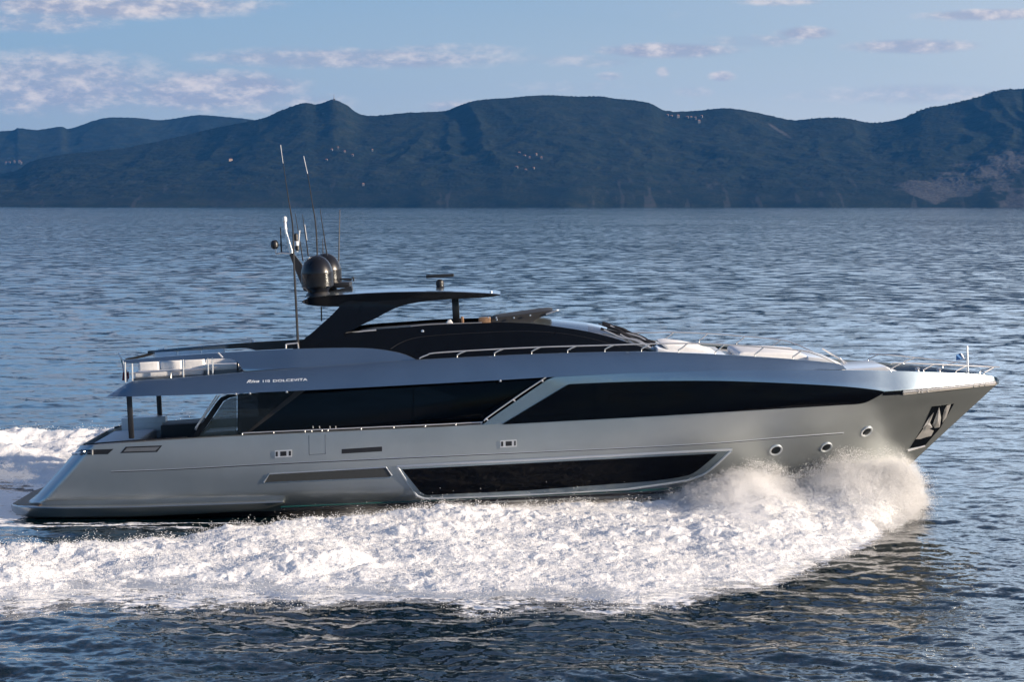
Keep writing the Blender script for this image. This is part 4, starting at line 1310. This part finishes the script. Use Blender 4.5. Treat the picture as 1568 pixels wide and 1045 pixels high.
def whip(name, pts, Y, rads, tip=None):
    c = cr(pts, 6)
    k = np.linspace(0, 1, len(c))
    rr = [float(np.interp(t, np.linspace(0, 1, len(rads)), rads)) for t in k]
    mb = MB(); mb.tube([P(x, y, Y) for x, y in c], rr, 6)
    o = mb.obj('whip_aerial', M['matt'], yacht)
    o['label'] = name
    if tip:
        for seg in tip:
            mb = MB(); mb.tube([P(x, y, Y - 0.005) for x, y in cr(seg, 4)], 0.010, 6); mb.obj('aerial_sleeve', M['gel'], o)
    return o


whip('tallest whip aerial rising from the wing to a white tip', [(456.5, 531), (454, 480), (450, 400), (448, 345), (441, 300), (430, 224)], -2.6, [0.045, .04, .033, .026, .014, .008], [[(433.5, 250), (431.5, 236), (429.6, 222)], [(448.4, 351), (447.9, 341)]])
whip('second tall whip aerial beside the near dome', [(486, 392), (483.5, 345), (478, 310), (471, 266), (465, 240)], 0.0, [0.03, .025, .016, .010, .007], [[(471, 266), (468, 253), (465, 239)], [(483.5, 352), (482.8, 344)]])
whip('thin whip aerial behind the mast', [(464, 400), (458, 362), (452, 327)], 0.2, [0.025, .015, .010])
whip('thin whip aerial with white sleeve', [(472, 392), (468, 362), (463, 328)], 0.3, [0.025, .018, .008], [[(470, 368), (466.6, 344)]])
whip('leaning black whip aerial above the domes', [(501, 392), (496, 360), (490, 320)], 0.5, [0.025, .018, .010])
whip('short whip aerial between the domes', [(494.6, 392), (494.2, 366)], 1.5, [0.02, .012])
whip('upright black whip aerial behind the far dome', [(518.5, 428), (519, 380), (520.5, 321)], 1.6, [0.03, .022, .012])
mb = MB(); mb.tube([P(438 + 54, 470, 1.0), P(438 + 54.4, 492, 1.0)], 0.025, 6); mb.obj('hanging_lead', M['matt'], yacht)
for pts in ([(438, 527.5), (456, 525.6), (457, 534)], [(438, 527.5), (438, 534)]):
    mb = MB(); mb.tube([P(x, y, -2.65) for x, y in pts], 0.028, 6); mb.obj('aerial_bracket', M['chrome'], yacht)

# rails on the upper deck, both sides -----------------------------------------
cb = lambda x, y: float(btop(x)) - 0.06
nr_top = cr([(642, 549.5), (646, 547), (655, 543.6), (664, 541), (720, 537.2), (800, 533), (860, 530.8), (920, 529.2), (985, 527.2), (1055, 526.2), (1111, 528), (1171, 532), (1226, 536.8), (1244, 541), (1270, 551.5), (1293, 564)], 3)
posts = []
for x in (642, 700, 757, 814, 869, 926, 982, 1039, 1095, 1156, 1214):
    y0 = float(band_top(x))
    yt = float(np.interp(x + 14, nr_top[:, 0], nr_top[:, 1]))
    posts.append([(x, y0 + 1.5), (x, y0 - 4), (x + 5, y0 - 7.0), (x + 14, yt)])
for sd in (-1, 1):
    rail(nr_top, cb, 0.022, posts[1:], sd)
fb = lambda x, y: max(float(hull_b(min(x, 1526), 576)) - 0.08, 0.03)
fr_top = cr([(1364, 557.6), (1372, 556.4), (1400, 557), (1440, 558.6), (1480, 560.6), (1531, 562.6)], 3)
bt_ = lambda x: float(np.interp(x, bow_top_c[:, 0], bow_top_c[:, 1]))
posts = []
for x in (1364, 1414, 1464, 1507):
    yt = float(np.interp(min(x + 16, 1529), fr_top[:, 0], fr_top[:, 1]))
    posts.append([(x, bt_(x) + 1), (x, bt_(x) - 3.5), (min(x + 16, 1529), yt)])
for sd in (-1, 1):
    rail(fr_top, fb, 0.02, posts, sd)
for x in (1405, 1438):
    mb = MB(); mb.lathe(P(x, bt_(x) - 0.5, -fb(x, 0) + .1), [(0.07, 0), (0.05, .05), (0.09, .10), (0.03, .14)], 12, EZ); mb.obj('bollard', M['chrome'], yacht)
# jack staff and pennant
mb = MB(); mb.tube([P(1482, 576, 0), P(1481, 530, 0)], [0.045, 0.03], 8); js = mb.obj('jack_staff', M['trim'], yacht)
mm = principled('pennant_white', (0.7, 0.72, 0.75), 0.8, noise=0.05); mb_ = principled('pennant_blue', (0.08, 0.22, 0.48), 0.8, noise=0.1)
for pts, q in (([(1464, 544), (1471, 541), (1472, 551), (1464, 552.5)], mb_), ([(1471, 541), (1475, 543.5), (1477, 551), (1472, 551)], mm)):
    mb = MB(); mb.prism([P(x, y, -0.03 + 0.04 * (i % 2)) for i, (x, y) in enumerate(pts)], [P(x, y, 0.01 + 0.04 * (i % 2)) for i, (x, y) in enumerate(pts)]); mb.obj('pennant', q, js, smooth=False)
mb = MB(); mb.tube([P(1481, 545, 0), P(1476, 545, 0)], 0.012, 5); mb.obj('halyard', M['matt'], js)


# sun pads on the fore decks
def pad(name, prof, Y, mat='white', bev=0.07):
    a_ = [P(x, y, -Y) for x, y in prof]
    mb = MB(); mb.prism(a_, [p * [1, -1, 1] for p in a_])
    return mb.obj(name, M[mat], yacht, bevel=bev, seg=3)


pad('sun_lounge', [(1012, 527.5), (1024, 526), (1050, 529), (1076, 534), (1086, 538), (1100, 541.5), (1100, 548), (1030, 548), (1020, 534)], 1.35)
pad('sun_lounge_base', [(1006, 533), (1024, 538), (1060, 541), (1115, 545), (1115, 556), (1006, 552)], 2.3, 'gel', 0.04)
pad('sun_pad', [(1131, 541), (1140, 539), (1200, 541), (1232, 543.5), (1238, 548), (1238, 556), (1133, 552), (1129, 546)], 1.85)
pad('forepeak_housing', [(1236, 546.5), (1262, 549), (1284, 555), (1292, 562), (1292, 574), (1236, 566)], 2.0, 'gel', 0.05)
pad('fore_seat', [(1290, 567), (1340, 563.5), (1358, 562), (1364, 566), (1376, 569), (1376, 582), (1290, 584)], 1.6, 'gel', 0.05)
for (a, b) in [((1259, 534), (1298, 557.5)), ((1286, 549), (1296, 561))]:
    mb = MB(); mb.tube([P(*a, 1.2), P(*b, 1.2)], 0.03, 7); mb.obj('step_rail', M['chrome'], yacht)


# furniture standing on the aft terrace
def sofa(label, px, py, Y, L, D_, backs, back_side=1):
    c = P(px, py, Y)
    r_ = bpy.data.objects.new('deck_sofa', None); COL.objects.link(r_); r_.location = c
    tag(r_, label, 'sofa', None)
    def bx(name, off, s, mat, bev):
        mb = MB(); tbox(mb, EX * off[0] + EY * off[1] + EZ * off[2], *s)
        return mb.obj(name, M[mat], r_, bevel=bev, seg=3)
    bx('frame', (0, 0, 0.10), (L, D_, 0.14), 'grey', 0.02)
    bx('seat', (0, 0, 0.27), (L - 0.06, D_ - 0.04, 0.20), 'white', 0.07)
    w_ = (L - 0.1) / backs
    for i in range(backs):
        bx('back_cushion', (-L / 2 + .05 + w_ * (i + .5), back_side * (D_ / 2 - 0.13), 0.50), (w_ - .03, 0.22, 0.32), 'white', 0.08)
    return r_


sofa('long white sofa along the near edge of the aft terrace under the wing', 262, 583.5, -1.9, 2.35, 0.95, 3)
sofa('short white sofa with rounded back at the forward end of the aft terrace', 341, 574, -1.75, 1.25, 0.95, 1)
sofa('white sofa in the middle of the aft terrace behind the long sofa', 285, 573, 0.2, 2.3, 0.9, 3)
sofa('white sofa at the far side of the aft terrace seen above the wing', 290, 567, 1.9, 2.6, 0.9, 3)
# ------------------------------------------------------------------ white water
def foam_material(name, holes):
    m = bpy.data.materials.new(name); m.use_nodes = True
    t = NT(m.node_tree)
    pos = t.add('ShaderNodeNewGeometry').outputs['Position']
    out = t.n['Material Output']
    d, tr, sh = foam_shader(t, pos, 0.92)
    t.n.remove(t.n['Principled BSDF'])
    if holes:
        bn = t.add('ShaderNodeBump'); bn.inputs['Strength'].default_value = 0.75; bn.inputs['Distance'].default_value = 0.06
        h = t.m('ADD', t.m('MULTIPLY', t.noise(pos, 5.5, 6, 0.68), 1.0), t.m('MULTIPLY', t.noise(pos, 17.0, 4, 0.65), 0.4))
        t.l.new(h, bn.inputs['Height'])
        t.l.new(bn.outputs[0], d.inputs['Normal'])
        # thin places where the dark water shows through the froth
        cov = t.add('ShaderNodeAttribute', attribute_name='cover').outputs['Fac']
        fn = t.m('ADD', t.m('MULTIPLY', t.noise(t.v('MULTIPLY', pos, (0.75, 1.0, 1.0)), 1.5, 7, 0.70), 0.65), t.m('MULTIPLY', t.noise(pos, 6.5, 5, 0.65), 0.35))
        a = t.mr(t.m('ADD', t.m('MULTIPLY', cov, 0.62), fn), 0.72, 0.92)
        w = t.add('ShaderNodeBsdfTransparent')
        mx = t.add('ShaderNodeMixShader')
        t.l.new(a, mx.inputs[0]); t.l.new(w.outputs[0], mx.inputs[1]); t.l.new(sh, mx.inputs[2])
        t.l.new(mx.outputs[0], out.inputs[0])
    else:
        t.l.new(sh, out.inputs[0])
    return m


M['foam'] = foam_material('foam', True)
M['spray'] = foam_material('spray', False)
CREST = [(-40, .45), (-17, .42), (-10, .40), (-3, .45), (1.0, .40), (3.5, .42), (5.2, .45), (6.0, .68), (6.7, .90), (7.7, 1.18), (8.6, 1.05), (9.3, .80), (10.0, .90), (10.8, 1.36), (12.6, 1.56), (13.3, 1.52), (13.75, 1.1), (14.1, .3)]


def wake_height(X, Y, port):
    e, w, px = wake_cov(X, Y)
    bow = ss(X, 3, 8)
    crest = ip(X, CREST)
    prof_bow = (1 - w) ** 1.35
    r1 = fbm(X / 4.5, Y / 3.0, 1.5, 3)
    prof_aft = ss(w, 0.0, 0.16) * (1 - 0.75 * ss(w, 0.55, 1.0)) * (0.85 + 0.6 * r1)
    base = crest * (prof_bow * bow + prof_aft * (1 - bow))
    if port:
        base = 0.95 * (1 - 0.2 * w) * ss(1 - w, 0.0, 0.25) * ss(w, 0, .2) * (0.8 + 0.8 * r1)
    U = (0.94 * X + 0.34 * Y) * 0.62; Vv = -0.34 * X + 0.94 * Y
    lump = (0.46 * billow(U / 2.6, Vv / 2.4, 2.0, 3) + 0.28 * billow(U / 0.9, Vv / 0.8, 6.0, 5, 0.6) + 0.09 * billow(X / 0.26, Y / 0.26, 9.0, 2)) * 1.25 - 0.06
    amp = ss(e, -0.4, 1.2) * (0.55 + 0.45 * ss(base, 0.05, 0.5))
    return base * ss(e, -0.2, 1.3) + lump * amp, e, w


def foam_patch(name, xr, yr, res, port, label):
    xs = np.arange(xr[0], xr[1], res); ys = np.arange(yr[0], yr[1], res * 1.15)
    X, Y = np.meshgrid(xs, ys, indexing='xy')
    Z, e, w = wake_height(X, Y, port)
    # cauliflower heads lean over
    k = ss(e, -0.2, 1.0)
    ox = 0.12 * perlin(X / 0.5, Y / 0.5, Z / 0.4 + 3) + 0.07 * perlin(X / 0.2, Y / 0.2, Z / 0.2)
    oy = 0.12 * perlin(X / 0.5, Y / 0.5, Z / 0.4 + 23) + 0.07 * perlin(X / 0.2, Y / 0.2, Z / 0.2 + 20)
    V = np.stack([X + ox * k, Y + oy * k, Z - 0.02], -1)
    keep = (e > -0.25)
    cov = np.clip(0.30 + e * 0.30 - 0.30 * ss(w, .55, 1.0) + 0.75 * fbm(X / 2.6, Y / 1.7, 7.7, 4) - 0.12 * ss(-X, 0, 12), 0, 1)
    cov = np.maximum(cov, ss(Z, 0.55, 1.0))
    nr, nc = X.shape
    idx = np.arange(nr * nc).reshape(nr, nc)
    Fq = np.stack([idx[:-1, :-1], idx[:-1, 1:], idx[1:, 1:], idx[1:, :-1]], -1).reshape(-1, 4)
    Fq = Fq[keep.reshape(-1)[Fq].all(1)]
    used = np.unique(Fq)
    mp = np.full(nr * nc, -1); mp[used] = np.arange(len(used))
    o = mesh_obj(name, V.reshape(-1, 3)[used], mp[Fq], M['foam'], None, True, None)
    a = o.data.attributes.new('cover', 'FLOAT', 'POINT'); a.data.foreach_set('value', cov.ravel()[used].astype(np.float32))
    tag(o, label, 'wake', kind='stuff')
    return V.reshape(-1, 3)[used], cov.ravel()[used]


WV, WC = foam_patch('wake_foam', (-27, 14.2), (-22.5, -0.3), 0.052, False, 'broad band of boiling white foam thrown out along the near side of the yacht')
PV, PC = foam_patch('wake_foam', (-34, -6), (3.2, 34), 0.09, True, 'white foam of the far bow wave seen behind the stern')


def droplets(name, C, S, label):
    """many small flecks of water, each a tiny tetrahedron"""
    n = len(C)
    tet = np.array([[1, 1, 1], [1, -1, -1], [-1, 1, -1], [-1, -1, 1]], float) * 0.62
    q = rng.normal(size=(n, 4)); q /= np.linalg.norm(q, axis=1)[:, None]
    w, x, y, z = q.T
    Rm = np.stack([1 - 2 * (y * y + z * z), 2 * (x * y - z * w), 2 * (x * z + y * w), 2 * (x * y + z * w), 1 - 2 * (x * x + z * z), 2 * (y * z - x * w), 2 * (x * z - y * w), 2 * (y * z + x * w), 1 - 2 * (x * x + y * y)], -1).reshape(n, 3, 3)
    V = (np.einsum('nij,kj->nki', Rm, tet) * S[:, None, None] + C[:, None, :]).reshape(-1, 3)
    b = (np.arange(n) * 4)[:, None, None]
    Fq = (b + np.array([[0, 1, 2], [0, 3, 1], [0, 2, 3], [1, 3, 2]])[None]).reshape(-1, 3)
    o = mesh_obj(name, V, Fq, M['spray'], None, True, None)
    tag(o, label, 'spray', kind='stuff')
    return o


# flecks leaping off the foam
def flecks(Vp, Cp, n, zmax):
    wt = Cp + 0.05
    i = rng.choice(len(Vp), n, p=wt / wt.sum())
    p = Vp[i] + rng.normal(size=(n, 3)) * 0.05
    cl = fbm(p[:, 0] / 0.8, p[:, 1] / 0.8, 3.3, 3)
    up = rng.exponential(1.0, n) * zmax * np.clip(0.25 + 1.6 * cl, 0.05, 1.5)
    p[:, 2] += up
    s = rng.uniform(0.006, 0.019, n)
    return p, s


fp, fs_ = flecks(WV, WC, 150000, 0.12)
pp, ps_ = flecks(PV, PC, 26000, 0.10)
droplets('foam_flecks', np.concatenate([fp, pp]), np.concatenate([fs_, ps_ * 1.1]), 'fine white flecks of water leaping off the wake')

# the bow spray: tufts torn out of the bow wave, fanning up and aft
CL, SL_ = [], []
NJ = 7000
for j in range(NJ):
    X0 = rng.uniform(5.4, 13.4)
    if rng.random() < 0.8: X0 = rng.choice([rng.normal(7.4, 0.9), rng.normal(11.5, 0.7), rng.normal(12.7, .5)])
    X0 = min(max(X0, 2.0), 13.5)
    yh = float(hull_b(min(CX + X0 * F / 72.5, 1400), 765)) if X0 < 11.5 else 0.2
    out_ = rng.exponential(1.0) * (1.2 if X0 < 10 else 1.6)
    Y0 = -(yh + 0.1 + min(out_, 6.5))
    Z, e, w = wake_height(np.array([X0]), np.array([Y0]), False)
    if e[0] < -0.1: continue
    z0 = max(float(Z[0]) - 0.15, 0)
    L = rng.uniform(0.25, 0.95) * (1.0 if X0 < 9.5 else 1.15)
    v = np.array([rng.normal(-0.25, 0.45) + (0.55 if X0 > 12 else 0), -abs(rng.normal(0.5, 0.35)), rng.uniform(0.35, 1.0)])
    v /= np.linalg.norm(v)
    n = int(rng.uniform(40, 170))
    tq = rng.random(n) ** 0.75
    c = np.array([X0, Y0, z0]) + v * (L * tq)[:, None]
    c[:, 2] -= 0.35 * L * tq ** 2
    c += rng.normal(size=(n, 3)) * (0.025 + 0.10 * tq)[:, None]
    CL.append(c); SL_.append(rng.uniform(0.005, 0.017, n) * (1.15 - 0.5 * tq))
# mist hanging against the hull
n = 420000
X0 = rng.uniform(5.6, 13.9, n)
Yo = rng.exponential(1.3, n)
yh = np.where(X0 < 11.5, hull_b(np.minimum(CX + X0 * F / 72.5, 1400), np.full(n, 760.0)), 0.1)
Y0 = -(yh + 0.05 + Yo)
Z, e, w = wake_height(X0, Y0, False)
hh = np.maximum(Z, 0.05)
c = np.stack([X0, Y0, hh * (0.8 + 0.75 * rng.random(n) ** 2.2) + rng.exponential(.05, n)], -1)
nz = fbm(c[:, 0] / 0.9, c[:, 1] / 0.9, c[:, 2] / 0.5, 4)
ok = (e > -0.2) & (rng.random(n) < np.clip(0.45 + 1.6 * nz, 0.03, 1))
CL.append(c[ok]); SL_.append(rng.uniform(0.005, 0.014, ok.sum()))
CA = np.concatenate(CL); SA = np.concatenate(SL_)
kp_ = CA[:, 2] > 0
# soft mist drifting off the bow wave: a bounded cloud of fine water in the air
def mist():
    mb = MB()
    xs = np.linspace(-8.0, 15.0, 60)
    sec = []
    for x in xs:
        h = 0.35 + 1.85 * float(ip(x, CREST))
        sec.append([(x, -0.2, -0.3), (x, -0.2, h), (x, -4.0, h), (x, -8.0, h * 0.95 + .1), (x, -13.0, h * 0.65 + .15), (x, -17.5, 0.3), (x, -17.5, -0.3)])
    k = len(sec[0]); v = [p for q in sec for p in q]
    f = [(i * k + j, i * k + (j + 1) % k, (i + 1) * k + (j + 1) % k, (i + 1) * k + j) for i in range(len(xs) - 1) for j in range(k)]
    f += [tuple(range(k)), tuple((len(xs) - 1) * k + j for j in range(k))]
    mb.add(v, f)
    m = bpy.data.materials.new('spray_mist'); m.use_nodes = True
    t = NT(m.node_tree); t.n.clear()
    pos = t.add('ShaderNodeNewGeometry').outputs['Position']
    sp_ = t.add('ShaderNodeSeparateXYZ'); t.l.new(pos, sp_.inputs[0])
    x, y, z = sp_.outputs
    fc = t.add('ShaderNodeFloatCurve')
    cu = fc.mapping.curves[0]
    pts = [((a + 8.0) / 23.0, b / 2.0) for a, b in [(-8.0, .45), (-3.0, .5), (2.0, .5), (3.5, .5), (5.2, .5), (6.0, .78), (6.8, 1.05), (7.7, 1.33), (8.5, 1.15), (9.3, .92), (10.0, 1.0), (10.8, 1.45), (12.6, 1.68), (13.4, 1.66), (13.85, 1.2), (14.15, .5), (14.6, 0.0)]]
    cu.points[0].location = pts[0]; cu.points[1].location = pts[-1]
    for p in pts[1:-1]: cu.points.new(*p)
    fc.mapping.update()
    t.l.new(t.m('MULTIPLY', t.m('ADD', x, 8.0), 1 / 23.0), fc.inputs['Value'])
    crest = t.m('MULTIPLY', fc.outputs[0], 2.0)
    yo = t.m('MULTIPLY', y, -1.0)
    reach = t.m('MAXIMUM', t.m('MULTIPLY', t.m('SUBTRACT', 14.5, x), 2.1), 0.05)
    fall = t.m('MULTIPLY', t.mr(t.m('ADD', yo, t.m('MULTIPLY', x, 0.75)), 9.0, 30.0, 1.0, 0.0, False), t.mr(t.m('DIVIDE', yo, reach), 0.4, 1.15, 1.0, 0.0, False))
    st = t.v('MULTIPLY', pos, (0.8, 0.55, 1.0))
    n1 = t.noise(st, 1.0, 4, 0.62); n2 = t.noise(pos, 6.0, 4, 0.68)
    nn = t.m('ADD', t.m('MULTIPLY', n1, 0.52), t.m('MULTIPLY', n2, 0.48))
    top = t.m('MULTIPLY', t.m('MULTIPLY', crest, fall), t.m('ADD', 0.45, t.m('MULTIPLY', nn, 1.25)))
    dens = t.m('MULTIPLY', t.mr(t.m('SUBTRACT', top, z), -0.08, 0.40), t.mr(t.m('SUBTRACT', reach, yo), -0.2, 0.8))
    dens = t.m('MULTIPLY', dens, t.mr(nn, 0.42, 0.56, 0.04, 1.0))
    dens = t.m('MULTIPLY', dens, t.m('ADD', t.mr(x, -8.0, 3.0, 0.0, 0.28), t.mr(x, 2.5, 6.5, 0.0, 0.72)))
    pv = t.add('ShaderNodeVolumePrincipled')
    pv.inputs['Color'].default_value = (1.0, 0.998, 0.995, 1)
    pv.inputs['Anisotropy'].default_value = 0.15
    t.l.new(t.m('MULTIPLY', dens, 2.5), pv.inputs['Density'])
    oo = t.add('ShaderNodeOutputMaterial'); t.l.new(pv.outputs[0], oo.inputs['Volume'])
    o = mb.obj('spray_mist', m, None, smooth=False)
    tag(o, 'soft white mist hanging over the bow wave beside the hull', 'mist', kind='stuff')


mist()
droplets('bow_spray', CA[kp_], SA[kp_], 'bright white spray flung up round the bow of the yacht')

# ------------------------------------------------------------------ the air
mb = MB()
hx0, hx1, hy0, hy1, hz0, hz1 = -9000, 9000, -150, 14500, -60, 760
mb.add([(hx0, hy0, hz0), (hx1, hy0, hz0), (hx1, hy1, hz0), (hx0, hy1, hz0), (hx0, hy0, hz1), (hx1, hy0, hz1), (hx1, hy1, hz1), (hx0, hy1, hz1)],
       [(0, 3, 2, 1), (4, 5, 6, 7), (0, 1, 5, 4), (1, 2, 6, 5), (2, 3, 7, 6), (3, 0, 4, 7)])
mh = bpy.data.materials.new('sea_haze'); mh.use_nodes = True
t = NT(mh.node_tree); t.n.clear()
pv = t.add('ShaderNodeVolumePrincipled')
pv.inputs['Color'].default_value = (0.06, 0.30, 0.78, 1)
pv.inputs['Density'].default_value = 2.1e-5
pv.inputs['Anisotropy'].default_value = 0.1
oo = t.add('ShaderNodeOutputMaterial'); t.l.new(pv.outputs[0], oo.inputs['Volume'])
hz = mb.obj('haze', mh, None, smooth=False)
tag(hz, 'thin blue sea haze between the yacht and the mountains', 'haze', kind='stuff')
